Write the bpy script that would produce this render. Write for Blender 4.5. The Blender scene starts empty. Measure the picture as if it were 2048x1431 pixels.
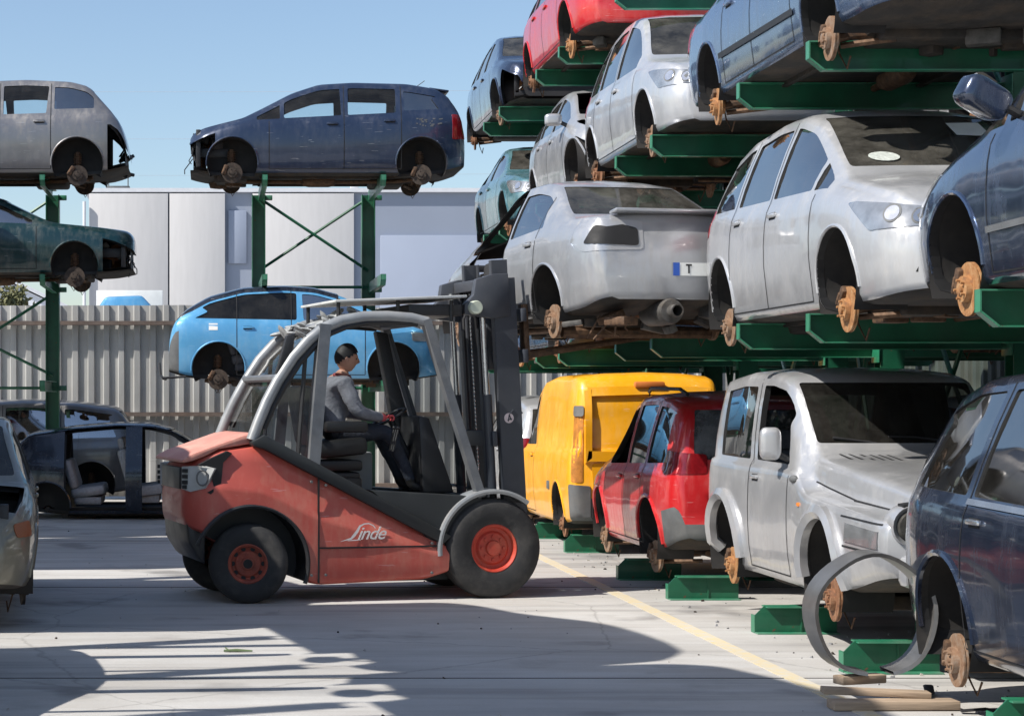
import bpy, bmesh, math, random
from mathutils import Vector, Matrix
from mathutils.bvhtree import BVHTree
R = math.radians
random.seed(7)
SC = bpy.context.scene
COL = SC.collection

# ------------------------------------------------------------------ helpers
def lerp(a, b, t): return a + (b - a) * t
def clamp(v, a=0.0, b=1.0): return max(a, min(b, v))
def sstep(t):
    t = clamp(t); return t * t * (3 - 2 * t)

def tag(o, label=None, cat=None, group=None, kind=None):
    if label: o['label'] = label
    if cat: o['category'] = cat
    if group: o['group'] = group
    if kind: o['kind'] = kind
    return o

def empty(name, loc=(0, 0, 0), rz=0.0, label=None, cat=None, group=None):
    o = bpy.data.objects.new(name, None)
    COL.objects.link(o)
    o.location = loc
    o.rotation_euler = (0, 0, rz)
    o.empty_display_size = 0.2
    return tag(o, label, cat, group)

def link_mesh(name, me, parent=None, mats=None):
    o = bpy.data.objects.new(name, me)
    COL.objects.link(o)
    if mats:
        for m in mats: me.materials.append(m)
    if parent is not None: o.parent = parent
    return o

def finish(me, angle=35):
    me.polygons.foreach_set('use_smooth', [True] * len(me.polygons))
    try: me.set_sharp_from_angle(angle=R(angle))
    except Exception: pass
    me.update()

class MB:
    """collects simple solids and links them as one mesh object"""
    def __init__(s): s.v = []; s.f = []; s.m = []
    def add(s, vs, fs, mi=0):
        b = len(s.v)
        s.v += [tuple(v) for v in vs]
        for f in fs:
            s.f.append([b + i for i in f]); s.m.append(mi)
    def box(s, c, d, rot=None, mi=0, ch=0.0):
        hx, hy, hz = d[0] / 2, d[1] / 2, d[2] / 2
        if ch <= 0:
            vs = [Vector((x * hx, y * hy, z * hz)) for x in (-1, 1) for y in (-1, 1) for z in (-1, 1)]
            fs = [(0, 1, 3, 2), (4, 6, 7, 5), (0, 4, 5, 1), (2, 3, 7, 6), (0, 2, 6, 4), (1, 5, 7, 3)]
        else:
            bm = bmesh.new(); bmesh.ops.create_cube(bm, size=1.0)
            for v in bm.verts: v.co = Vector((v.co.x * d[0], v.co.y * d[1], v.co.z * d[2]))
            bmesh.ops.bevel(bm, geom=list(bm.edges), offset=ch, segments=2, affect='EDGES', profile=0.5)
            bm.verts.index_update()
            vs = [v.co.copy() for v in bm.verts]; fs = [[v.index for v in f.verts] for f in bm.faces]; bm.free()
        if rot is not None: vs = [rot @ v for v in vs]
        c = Vector(c)
        s.add([v + c for v in vs], fs, mi)
        return s
    def prism(s, poly, a0, a1, axis='y', mi=0, ch=0.0):
        """poly is a 2d outline; axis is the direction it is pushed along"""
        def p3(p, a):
            if axis == 'y': return (p[0], a, p[1])
            if axis == 'x': return (a, p[0], p[1])
            return (p[0], p[1], a)
        n = len(poly)
        vs = [p3(p, a0) for p in poly] + [p3(p, a1) for p in poly]
        fs = [list(range(n))[::-1], list(range(n, 2 * n))]
        for i in range(n):
            j = (i + 1) % n
            fs.append((i, j, n + j, n + i))
        bm = bmesh.new()
        bv = [bm.verts.new(v) for v in vs]
        for f in fs: bm.faces.new([bv[i] for i in f])
        bmesh.ops.recalc_face_normals(bm, faces=bm.faces)
        if ch > 0:
            es = [e for e in bm.edges if len(e.link_faces) == 2 and e.calc_face_angle(0) > R(25)]
            bmesh.ops.bevel(bm, geom=es, offset=ch, segments=2, affect='EDGES', profile=0.5, clamp_overlap=True)
        bm.verts.index_update()
        s.add([v.co.copy() for v in bm.verts], [[v.index for v in f.verts] for f in bm.faces], mi)
        bm.free()
        return s
    def tube(s, pts, r, seg=8, mi=0, caps=True, closed=False, sq=None):
        pts = [Vector(p) for p in pts]
        n = len(pts)
        rs = r if isinstance(r, (list, tuple)) else [r] * n
        up = None
        rings = []
        for i in range(n):
            if closed: t = (pts[(i + 1) % n] - pts[i - 1]).normalized()
            elif i == 0: t = (pts[1] - pts[0]).normalized()
            elif i == n - 1: t = (pts[-1] - pts[-2]).normalized()
            else: t = ((pts[i + 1] - pts[i]).normalized() + (pts[i] - pts[i - 1]).normalized()).normalized()
            if up is None:
                up = Vector((0, 0, 1)) if abs(t.z) < 0.9 else Vector((1, 0, 0))
            a = (up - t * up.dot(t)).normalized(); b = t.cross(a); up = a
            ring = []
            for k in range(seg):
                an = 2 * math.pi * (k + 0.5) / seg
                ca, sa = math.cos(an), math.sin(an)
                if sq:
                    m = max(abs(ca), abs(sa)); ca, sa = ca / m * sq[0], sa / m * sq[1]
                    ring.append(pts[i] + a * ca + b * sa)
                else:
                    ring.append(pts[i] + a * ca * rs[i] + b * sa * rs[i])
            rings.append(ring)
        vs = [v for rg in rings for v in rg]
        fs = []
        m = n if closed else n - 1
        for i in range(m):
            i2 = (i + 1) % n
            for k in range(seg):
                k2 = (k + 1) % seg
                fs.append((i * seg + k, i * seg + k2, i2 * seg + k2, i2 * seg + k))
        if caps and not closed:
            fs.append(list(range(seg))[::-1]); fs.append([(n - 1) * seg + k for k in range(seg)])
        s.add(vs, fs, mi)
        return s
    def lathe(s, prof, c=(0, 0, 0), axis='y', seg=24, mi=0, rot=None, caps=True):
        """prof: list of (radius, along axis)"""
        vs = []; fs = []
        for (r, h) in prof:
            for k in range(seg):
                a = 2 * math.pi * k / seg
                p = (r * math.cos(a), r * math.sin(a))
                v = Vector((p[0], h, p[1])) if axis == 'y' else Vector((h, p[0], p[1])) if axis == 'x' else Vector((p[0], p[1], h))
                if rot is not None: v = rot @ v
                vs.append(v + Vector(c))
        n = len(prof)
        for i in range(n - 1):
            for k in range(seg):
                k2 = (k + 1) % seg
                fs.append((i * seg + k, i * seg + k2, (i + 1) * seg + k2, (i + 1) * seg + k))
        if caps and prof[0][0] > 1e-5: fs.append([k for k in range(seg)][::-1])
        if caps and prof[-1][0] > 1e-5: fs.append([(n - 1) * seg + k for k in range(seg)])
        s.add(vs, fs, mi)
        return s
    def sphere(s, c, r, seg=12, mi=0, rot=None):
        if not isinstance(r, (tuple, list)): r = (r, r, r)
        bm = bmesh.new(); bmesh.ops.create_uvsphere(bm, u_segments=seg, v_segments=max(6, seg // 2 + 2), radius=1)
        bm.verts.index_update()
        vs = [Vector((v.co.x * r[0], v.co.y * r[1], v.co.z * r[2])) for v in bm.verts]
        if rot is not None: vs = [rot @ v for v in vs]
        s.add([v + Vector(c) for v in vs], [[v.index for v in f.verts] for f in bm.faces], mi); bm.free()
        return s
    def mesh(s, name, mats, angle=35):
        me = bpy.data.meshes.new(name)
        me.from_pydata(s.v, [], s.f)
        for m in mats: me.materials.append(m)
        me.polygons.foreach_set('material_index', s.m)
        bm = bmesh.new(); bm.from_mesh(me)
        bmesh.ops.remove_doubles(bm, verts=bm.verts, dist=1e-6)
        bmesh.ops.recalc_face_normals(bm, faces=bm.faces)
        bm.to_mesh(me); bm.free()
        finish(me, angle)
        return me
    def build(s, name, mats, parent=None, angle=35):
        if not isinstance(mats, (list, tuple)): mats = [mats]
        return link_mesh(name, s.mesh(name, mats, angle), parent)

def copy_tree(o, parent=None):
    c = o.copy(); COL.objects.link(c)
    if parent is not None: c.parent = parent
    for ch in list(o.children): copy_tree(ch, c)
    return c

def arc(c, r, a0, a1, n, plane='xz', off=0.0):
    out = []
    for i in range(n + 1):
        a = R(lerp(a0, a1, i / n))
        p = (c[0] + r * math.cos(a), c[1] + r * math.sin(a))
        out.append((p[0], off, p[1]) if plane == 'xz' else (p[0], p[1], off))
    return out

# ------------------------------------------------------------------ materials
MATS = {}
def nt(name):
    m = bpy.data.materials.new(name); m.use_nodes = True
    n = m.node_tree.nodes; l = m.node_tree.links
    return m, n, l, n['Principled BSDF']

def noise(n, l, scale, detail=4, rough=0.55, coord='Object', stretch=None):
    tc = n.new('ShaderNodeTexCoord')
    t = n.new('ShaderNodeTexNoise'); t.inputs['Scale'].default_value = scale
    t.inputs['Detail'].default_value = detail; t.inputs['Roughness'].default_value = rough
    if stretch:
        mp = n.new('ShaderNodeMapping'); mp.inputs['Scale'].default_value = stretch
        l.new(tc.outputs[coord], mp.inputs['Vector']); l.new(mp.outputs[0], t.inputs['Vector'])
    else: l.new(tc.outputs[coord], t.inputs['Vector'])
    return t

def ramp(n, l, src, stops):
    r = n.new('ShaderNodeValToRGB'); e = r.color_ramp.elements
    while len(e) < len(stops): e.new(0.5)
    for i, (p, c) in enumerate(stops):
        e[i].position = p; e[i].color = (c[0], c[1], c[2], 1) if isinstance(c, (tuple, list)) else (c, c, c, 1)
    l.new(src, r.inputs[0]); return r

def mix(n, l, f, a, b):
    m = n.new('ShaderNodeMix'); m.data_type = 'RGBA'
    for k, val in ((0, f), (6, a), (7, b)):
        if hasattr(val, 'is_output') or isinstance(val, bpy.types.NodeSocket): l.new(val, m.inputs[k])
        elif k == 0: m.inputs[0].default_value = val
        else: m.inputs[k].default_value = (val[0], val[1], val[2], 1)
    return m.outputs[2]

def basic(name, col, rough=0.6, metal=0.0, var=0.12, scale=6, bump=0.0, dust=None, dust_amt=0.3, coat=0.0, stretch=None):
    if name in MATS: return MATS[name]
    m, n, l, b = nt(name)
    t = noise(n, l, scale, 5, 0.6, stretch=stretch)
    lo = tuple(c * (1 - var) for c in col); hi = tuple(min(1, c * (1 + var)) for c in col)
    r = ramp(n, l, t.outputs[0], [(0.3, lo), (0.7, hi)])
    out = r.outputs[0]
    if dust:
        t2 = noise(n, l, scale * 0.45, 6, 0.65)
        r2 = ramp(n, l, t2.outputs[0], [(0.45, 0.0), (0.75, dust_amt)])
        out = mix(n, l, r2.outputs[0], out, dust)
    l.new(out, b.inputs['Base Color'])
    b.inputs['Metallic'].default_value = metal
    rr = ramp(n, l, t.outputs[0], [(0.25, max(0.02, rough * 0.8)), (0.8, min(1, rough * 1.2))])
    l.new(rr.outputs[0], b.inputs['Roughness'])
    if coat: b.inputs['Coat Weight'].default_value = coat; b.inputs['Coat Roughness'].default_value = 0.08
    if bump:
        bp = n.new('ShaderNodeBump'); bp.inputs['Strength'].default_value = bump; bp.inputs['Distance'].default_value = 0.02
        l.new(t.outputs[0], bp.inputs['Height']); l.new(bp.outputs[0], b.inputs['Normal'])
    MATS[name] = m; return m

def paint(name, col, metal=0.35, rough=0.3, dust=0.35, coat=0.7, dcol=(0.36, 0.33, 0.29), dents=0.05):
    """weathered car paint: flake, dusty patches, scratches, softly dented sheet"""
    if name in MATS: return MATS[name]
    m, n, l, b = nt(name)
    t = noise(n, l, 2.3, 6, 0.65)
    t2 = noise(n, l, 14, 5, 0.7, stretch=(1, 1, 0.25))
    base = ramp(n, l, t.outputs[0], [(0.3, tuple(c * 0.9 for c in col)), (0.7, tuple(min(1, c * 1.06) for c in col))])
    mm = n.new('ShaderNodeMath'); mm.operation = 'MULTIPLY'
    l.new(t.outputs[0], mm.inputs[0]); l.new(t2.outputs[0], mm.inputs[1])
    d = ramp(n, l, mm.outputs[0], [(0.22, 0.0), (0.42, dust)])
    out = mix(n, l, d.outputs[0], base.outputs[0], dcol)
    # thin bright scratches
    t3 = noise(n, l, 5, 2, 0.5, stretch=(1, 1, 9))
    sc = ramp(n, l, t3.outputs[0], [(0.70, 0.0), (0.73, 0.35)])
    out = mix(n, l, sc.outputs[0], out, tuple(min(1, c * 0.5 + 0.33) for c in col))
    l.new(out, b.inputs['Base Color'])
    b.inputs['Metallic'].default_value = metal
    rr = ramp(n, l, d.outputs[0], [(0.0, rough), (dust + 0.01, min(1, rough + 0.35))])
    l.new(rr.outputs[0], b.inputs['Roughness'])
    b.inputs['Coat Weight'].default_value = coat; b.inputs['Coat Roughness'].default_value = 0.06
    td = noise(n, l, 1.7, 2, 0.4)
    bp = n.new('ShaderNodeBump'); bp.inputs['Strength'].default_value = dents; bp.inputs['Distance'].default_value = 0.25
    l.new(td.outputs[0], bp.inputs['Height']); l.new(bp.outputs[0], b.inputs['Normal'])
    l.new(bp.outputs[0], b.inputs['Coat Normal'])
    MATS[name] = m; return m

def glass(name, tint=(0.5, 0.55, 0.55), dusty=0.06, ior=1.5, dcol=(0.5, 0.48, 0.44), mul=1.0):
    if name in MATS: return MATS[name]
    m, n, l, b = nt(name); n.remove(b)
    out = n['Material Output']
    tr = n.new('ShaderNodeBsdfTransparent'); tr.inputs[0].default_value = (*tint, 1)
    gl = n.new('ShaderNodeBsdfGlossy'); gl.inputs['Roughness'].default_value = 0.03
    fr = n.new('ShaderNodeFresnel'); fr.inputs[0].default_value = ior
    mu = n.new('ShaderNodeMath'); mu.operation = 'MULTIPLY'; mu.use_clamp = True; mu.inputs[1].default_value = mul; l.new(fr.outputs[0], mu.inputs[0])
    ms = n.new('ShaderNodeMixShader'); l.new(mu.outputs[0], ms.inputs[0]); l.new(tr.outputs[0], ms.inputs[1]); l.new(gl.outputs[0], ms.inputs[2])
    df = n.new('ShaderNodeBsdfDiffuse'); df.inputs[0].default_value = (*dcol, 1)
    t = noise(n, l, 3.0, 6, 0.7)
    r = ramp(n, l, t.outputs[0], [(0.35, dusty * 0.3), (0.75, min(1, dusty * 1.8))])
    m2 = n.new('ShaderNodeMixShader'); l.new(r.outputs[0], m2.inputs[0]); l.new(ms.outputs[0], m2.inputs[1]); l.new(df.outputs[0], m2.inputs[2])
    l.new(m2.outputs[0], out.inputs[0])
    MATS[name] = m; return m

def rust(name='rusty iron', a=(0.30, 0.12, 0.045), b2=(0.42, 0.24, 0.12), c=(0.12, 0.07, 0.05)):
    if name in MATS: return MATS[name]
    m, n, l, b = nt(name)
    t = noise(n, l, 16, 6, 0.7)
    r = ramp(n, l, t.outputs[0], [(0.3, c), (0.48, a), (0.68, b2)])
    l.new(r.outputs[0], b.inputs['Base Color'])
    b.inputs['Roughness'].default_value = 0.7; b.inputs['Metallic'].default_value = 0.25
    bp = n.new('ShaderNodeBump'); bp.inputs['Strength'].default_value = 0.4; bp.inputs['Distance'].default_value = 0.01
    l.new(t.outputs[0], bp.inputs['Height']); l.new(bp.outputs[0], b.inputs['Normal'])
    MATS[name] = m; return m

M_INT = basic('dark cabin trim', (0.022, 0.022, 0.024), 0.75, var=0.3)
M_RUB = basic('black window rubber', (0.012, 0.012, 0.013), 0.6)
M_UND = basic('grimy underbody', (0.030, 0.026, 0.023), 0.85, var=0.5, scale=9, bump=0.5, dust=(0.13, 0.085, 0.05), dust_amt=0.5)
M_LINER = basic('wheel arch lining', (0.014, 0.013, 0.013), 0.85, var=0.4, dust=(0.07, 0.06, 0.05), dust_amt=0.4)
M_SEAM = basic('panel gap black', (0.008, 0.008, 0.009), 0.7)
M_PLA = basic('black plastic', (0.02, 0.02, 0.022), 0.5, var=0.2)
M_GPLA = basic('faded grey plastic', (0.10, 0.105, 0.11), 0.6, var=0.2, dust=(0.25, 0.23, 0.2))
M_RUST = rust()
M_DISC = rust('brake disc rust', (0.36, 0.17, 0.065), (0.46, 0.29, 0.15), (0.15, 0.08, 0.05))
M_CHR = basic('bright steel', (0.62, 0.63, 0.65), 0.22, metal=0.9, var=0.1)
M_ALU = basic('dull cast metal', (0.34, 0.34, 0.35), 0.5, metal=0.6, var=0.3, scale=20, dust=(0.12, 0.09, 0.06))
def rackpaint(name, col, dull, amt):
    m, n, l, b = nt(name)
    t = noise(n, l, 3, 5, 0.6); t2 = noise(n, l, 11, 7, 0.72); t3 = noise(n, l, 2.2, 3, 0.5, stretch=(1, 1, 0.2))
    r = ramp(n, l, t.outputs[0], [(0.3, tuple(c * 0.72 for c in col)), (0.7, tuple(c * 1.2 for c in col))])
    d = ramp(n, l, t3.outputs[0], [(0.45, 0.0), (0.75, amt)])
    o = mix(n, l, d.outputs[0], r.outputs[0], dull)
    c = ramp(n, l, t2.outputs[0], [(0.645, 0.0), (0.67, 1.0)])
    o = mix(n, l, c.outputs[0], o, (0.11, 0.055, 0.03))
    l.new(o, b.inputs['Base Color']); b.inputs['Coat Weight'].default_value = 0.15
    rr = ramp(n, l, c.outputs[0], [(0, 0.42), (1, 0.85)]); l.new(rr.outputs[0], b.inputs['Roughness'])
    bp = n.new('ShaderNodeBump'); bp.inputs['Strength'].default_value = 0.3; bp.inputs['Distance'].default_value = 0.006
    l.new(t2.outputs[0], bp.inputs['Height']); l.new(bp.outputs[0], b.inputs['Normal'])
    MATS[name] = m; return m
M_GREEN = rackpaint('green rack paint', (0.008, 0.105, 0.052), (0.06, 0.12, 0.085), 0.45)
M_GREENLIT = rackpaint('lit green rack paint', (0.02, 0.19, 0.10), (0.28, 0.36, 0.30), 0.5)  # paler copy of the green: sunlight on flanges and noses put into the colour
M_LENS = basic('clear lamp lens', (0.36, 0.375, 0.39), 0.16, metal=0.55, var=0.30, scale=7, coat=1.0)
M_TAIL = basic('red tail lamp', (0.20, 0.008, 0.012), 0.15, var=0.3, scale=20, coat=1.0)
M_AMB = basic('amber lamp', (0.75, 0.22, 0.03), 0.2, var=0.2, scale=20, coat=1.0)
M_MIR = basic('mirror glass', (0.25, 0.27, 0.29), 0.08, metal=0.9, var=0.05)
M_WHITE = basic('white paper', (0.75, 0.76, 0.74), 0.7, var=0.06)
M_SEAT = basic('grey seat cloth', (0.10, 0.10, 0.11), 0.9, var=0.25, scale=30)
M_SEATL = basic('pale seat cloth', (0.34, 0.34, 0.35), 0.9, var=0.2, scale=30)
M_BLUEP = basic('plate blue', (0.02, 0.09, 0.42), 0.5)
G_CLR = glass('clear side glass', (0.40, 0.45, 0.47), 0.02, ior=3.2, mul=1.9)
G_THIN = glass('clean side glass', (0.86, 0.92, 0.94), 0.03)
G_DRK = glass('tinted side glass', (0.08, 0.09, 0.10), 0.02, ior=2.7, mul=1.7)
G_WS = glass('dust and reflection screen', (0.30, 0.31, 0.30), 0.16, dcol=(0.30, 0.285, 0.25))  # brown film holds dust plus the racks' reflection as diffuse colour

# ------------------------------------------------------------------ shared car pieces
def make_disc_mesh(M_DISC):
    b = MB()
    b.lathe([(0.0, 0.050), (0.030, 0.050), (0.032, 0.036), (0.072, 0.034), (0.076, 0.0), (0.150, 0.0), (0.150, -0.008), (0.145, -0.009), (0.145, -0.016), (0.150, -0.017), (0.150, -0.026), (0.07, -0.026), (0.06, -0.06), (0, -0.06)], seg=28)
    for k in range(5):
        a = 2 * math.pi * k / 5
        b.lathe([(0.0, 0.056), (0.008, 0.056), (0.008, 0.03)], c=(0.052 * math.cos(a), 0, 0.052 * math.sin(a)), seg=8)
    return b.mesh('brake_disc', [M_DISC])
def make_caliper_mesh():
    b = MB()
    b.box((0.105, -0.014, 0.055), (0.065, 0.085, 0.15), rot=Matrix.Rotation(R(-25), 3, 'Y'), ch=0.015)
    b.box((0.125, -0.030, 0.035), (0.03, 0.13, 0.10), rot=Matrix.Rotation(R(-25), 3, 'Y'), ch=0.01)
    return b.mesh('caliper', [M_CALI])
def make_seat_mesh(mat):
    b = MB()
    b.box((0.0, 0, 0.36), (0.50, 0.48, 0.16), rot=Matrix.Rotation(R(-8), 3, 'Y'), ch=0.05)
    b.box((-0.28, 0, 0.68), (0.15, 0.47, 0.62), rot=Matrix.Rotation(R(-16), 3, 'Y'), ch=0.055)
    b.box((-0.37, 0, 1.06), (0.09, 0.26, 0.17), rot=Matrix.Rotation(R(-10), 3, 'Y'), ch=0.035)
    b.box((0.0, 0, 0.24), (0.40, 0.34, 0.12), ch=0.02)
    return b.mesh('seat', [mat])
def make_bench_mesh(mat):
    b = MB()
    b.box((0.0, 0, 0.36), (0.50, 0.50, 0.16), rot=Matrix.Rotation(R(-8), 3, 'Y'), ch=0.05)
    b.box((-0.26, 0, 0.62), (0.13, 0.50, 0.46), rot=Matrix.Rotation(R(-16), 3, 'Y'), ch=0.05)
    b.box((0.0, 0, 0.22), (0.40, 0.46, 0.12), ch=0.02)
    return b.mesh('rear_bench', [mat])
def make_steer_mesh():
    b = MB()
    b.tube([(0, 0.18 * math.cos(2 * math.pi * k / 20), 0.18 * math.sin(2 * math.pi * k / 20)) for k in range(20)], 0.015, 6, closed=True)
    b.tube([(0, -0.17, 0), (0.02, 0, 0), (0, 0.17, 0)], 0.016, 6); b.tube([(0.02, 0, 0), (0, 0, -0.17)], 0.016, 6)
    b.sphere((0.02, 0, 0), (0.03, 0.06, 0.06), 10)
    b.tube([(0.02, 0, 0), (0.35, 0, 0)], 0.03, 8)
    return b.mesh('steering_wheel', [M_PLA])
M_CALI = rust('dark grimy rust', (0.10, 0.055, 0.03), (0.17, 0.10, 0.06), (0.04, 0.03, 0.025))
M_UND2 = basic('dull dirty metal', (0.10, 0.095, 0.09), 0.6, metal=0.4, var=0.4, scale=14, dust=(0.06, 0.045, 0.03), dust_amt=0.8)
M_DISCD = rust('greasy dark hub', (0.055, 0.04, 0.03), (0.10, 0.075, 0.06), (0.025, 0.022, 0.02))
DISCS = [make_disc_mesh(m) for m in (M_DISC, rust('old brown disc', (0.22, 0.10, 0.05), (0.33, 0.19, 0.11), (0.09, 0.055, 0.04)), rust('half worn disc', (0.25, 0.15, 0.09), (0.30, 0.24, 0.19), (0.15, 0.08, 0.05)))]
def make_drum_mesh():
    b = MB(); b.lathe([(0, 0.03), (0.03, 0.03), (0.032, 0.02), (0.10, 0.018), (0.118, 0.005), (0.122, -0.02), (0.122, -0.07), (0.13, -0.075), (0.13, -0.085), (0, -0.085)], seg=24)
    for k in range(4):
        a = 2 * math.pi * k / 4 + 0.4; b.tube([(0.055 * math.cos(a), 0.015, 0.055 * math.sin(a)), (0.055 * math.cos(a), 0.045, 0.055 * math.sin(a))], 0.007, 6)
    return b.mesh('brake_drum', [rust('drum rust', (0.17, 0.09, 0.05), (0.26, 0.16, 0.10), (0.07, 0.05, 0.04))])
ME_DRUM = make_drum_mesh()
def make_strut_mesh():
    b = MB()
    b.tube([(0, -0.05, 0), (-0.02, -0.16, 0.02), (0, -0.42, 0.03)], 0.034, 8)
    b.tube([(0.02, -0.12, 0.03), (0.01, -0.16, 0.20)], 0.022, 8); b.tube([(0.01, -0.16, 0.18), (0.01, -0.17, 0.36)], 0.036, 10)
    for k in range(6): b.tube([(0.01 + 0.055 * math.cos(2 * math.pi * j / 10), -0.165 + 0.055 * math.sin(2 * math.pi * j / 10), 0.19 + 0.026 * k + 0.002 * j) for j in range(10)], 0.008, 5, closed=True)
    b.tube([(0.0, -0.08, -0.05), (-0.15, -0.40, -0.03)], 0.022, 6)
    b.tube([(0.05, -0.06, 0.05), (0.09, -0.10, -0.09), (0.02, -0.13, -0.20), (-0.02, -0.14, -0.12)], 0.007, 5)
    return b.mesh('suspension_strut', [M_CALI])
ME_DISC, ME_DISCD, ME_CAL, ME_STEER = make_disc_mesh(M_DISC), make_disc_mesh(M_DISCD), make_caliper_mesh(), make_steer_mesh()
ME_STRUT = make_strut_mesh()
ME_SEAT, ME_SEATL = make_seat_mesh(M_SEAT), make_seat_mesh(M_SEATL)
ME_BENCH, ME_BENCHL = make_bench_mesh(M_SEAT), make_bench_mesh(M_SEATL)

def Curve(pts, L, win=0.10):
    N = 500
    def pl(x):
        if x <= pts[0][0]: return pts[0][1]
        for (a, va), (b, vb) in zip(pts, pts[1:]):
            if x <= b: return va + (vb - va) * (x - a) / max(1e-9, b - a)
        return pts[-1][1]
    arr = [pl(L * i / N) for i in range(N + 1)]
    def filt(arr):
        out = []
        for i in range(N + 1):
            e = min(i, N - i)
            h = min(int(win / L * N / 2), e)
            seg = arr[i - h:i + h + 1]; out.append(sum(seg) / len(seg))
        return out
    arr = filt(filt(arr))
    def ev(x):
        t = clamp(x / L) * N; i = min(N - 1, int(t)); f = t - i
        return arr[i] * (1 - f) + arr[i + 1] * f
    return ev

def exact_bool(me_a, me_b):
    oa = bpy.data.objects.new('a', me_a); ob = bpy.data.objects.new('b', me_b)
    COL.objects.link(oa); COL.objects.link(ob)
    md = oa.modifiers.new('x', 'BOOLEAN'); md.operation = 'DIFFERENCE'; md.solver = 'EXACT'; md.object = ob
    try: md.material_mode = 'INDEX'
    except Exception: pass
    dg = bpy.context.evaluated_depsgraph_get()
    res = bpy.data.meshes.new_from_object(oa.evaluated_get(dg))
    bpy.data.objects.remove(oa); bpy.data.objects.remove(ob)
    return res

# tags carried through the cutting as material indices
T_BODY, T_INT, T_CUT, T_UND, T_DFL, T_DRL, T_DFR, T_DRR, T_BON, T_TG, T_FB, T_RB = range(12)
NSEC = 19

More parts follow.
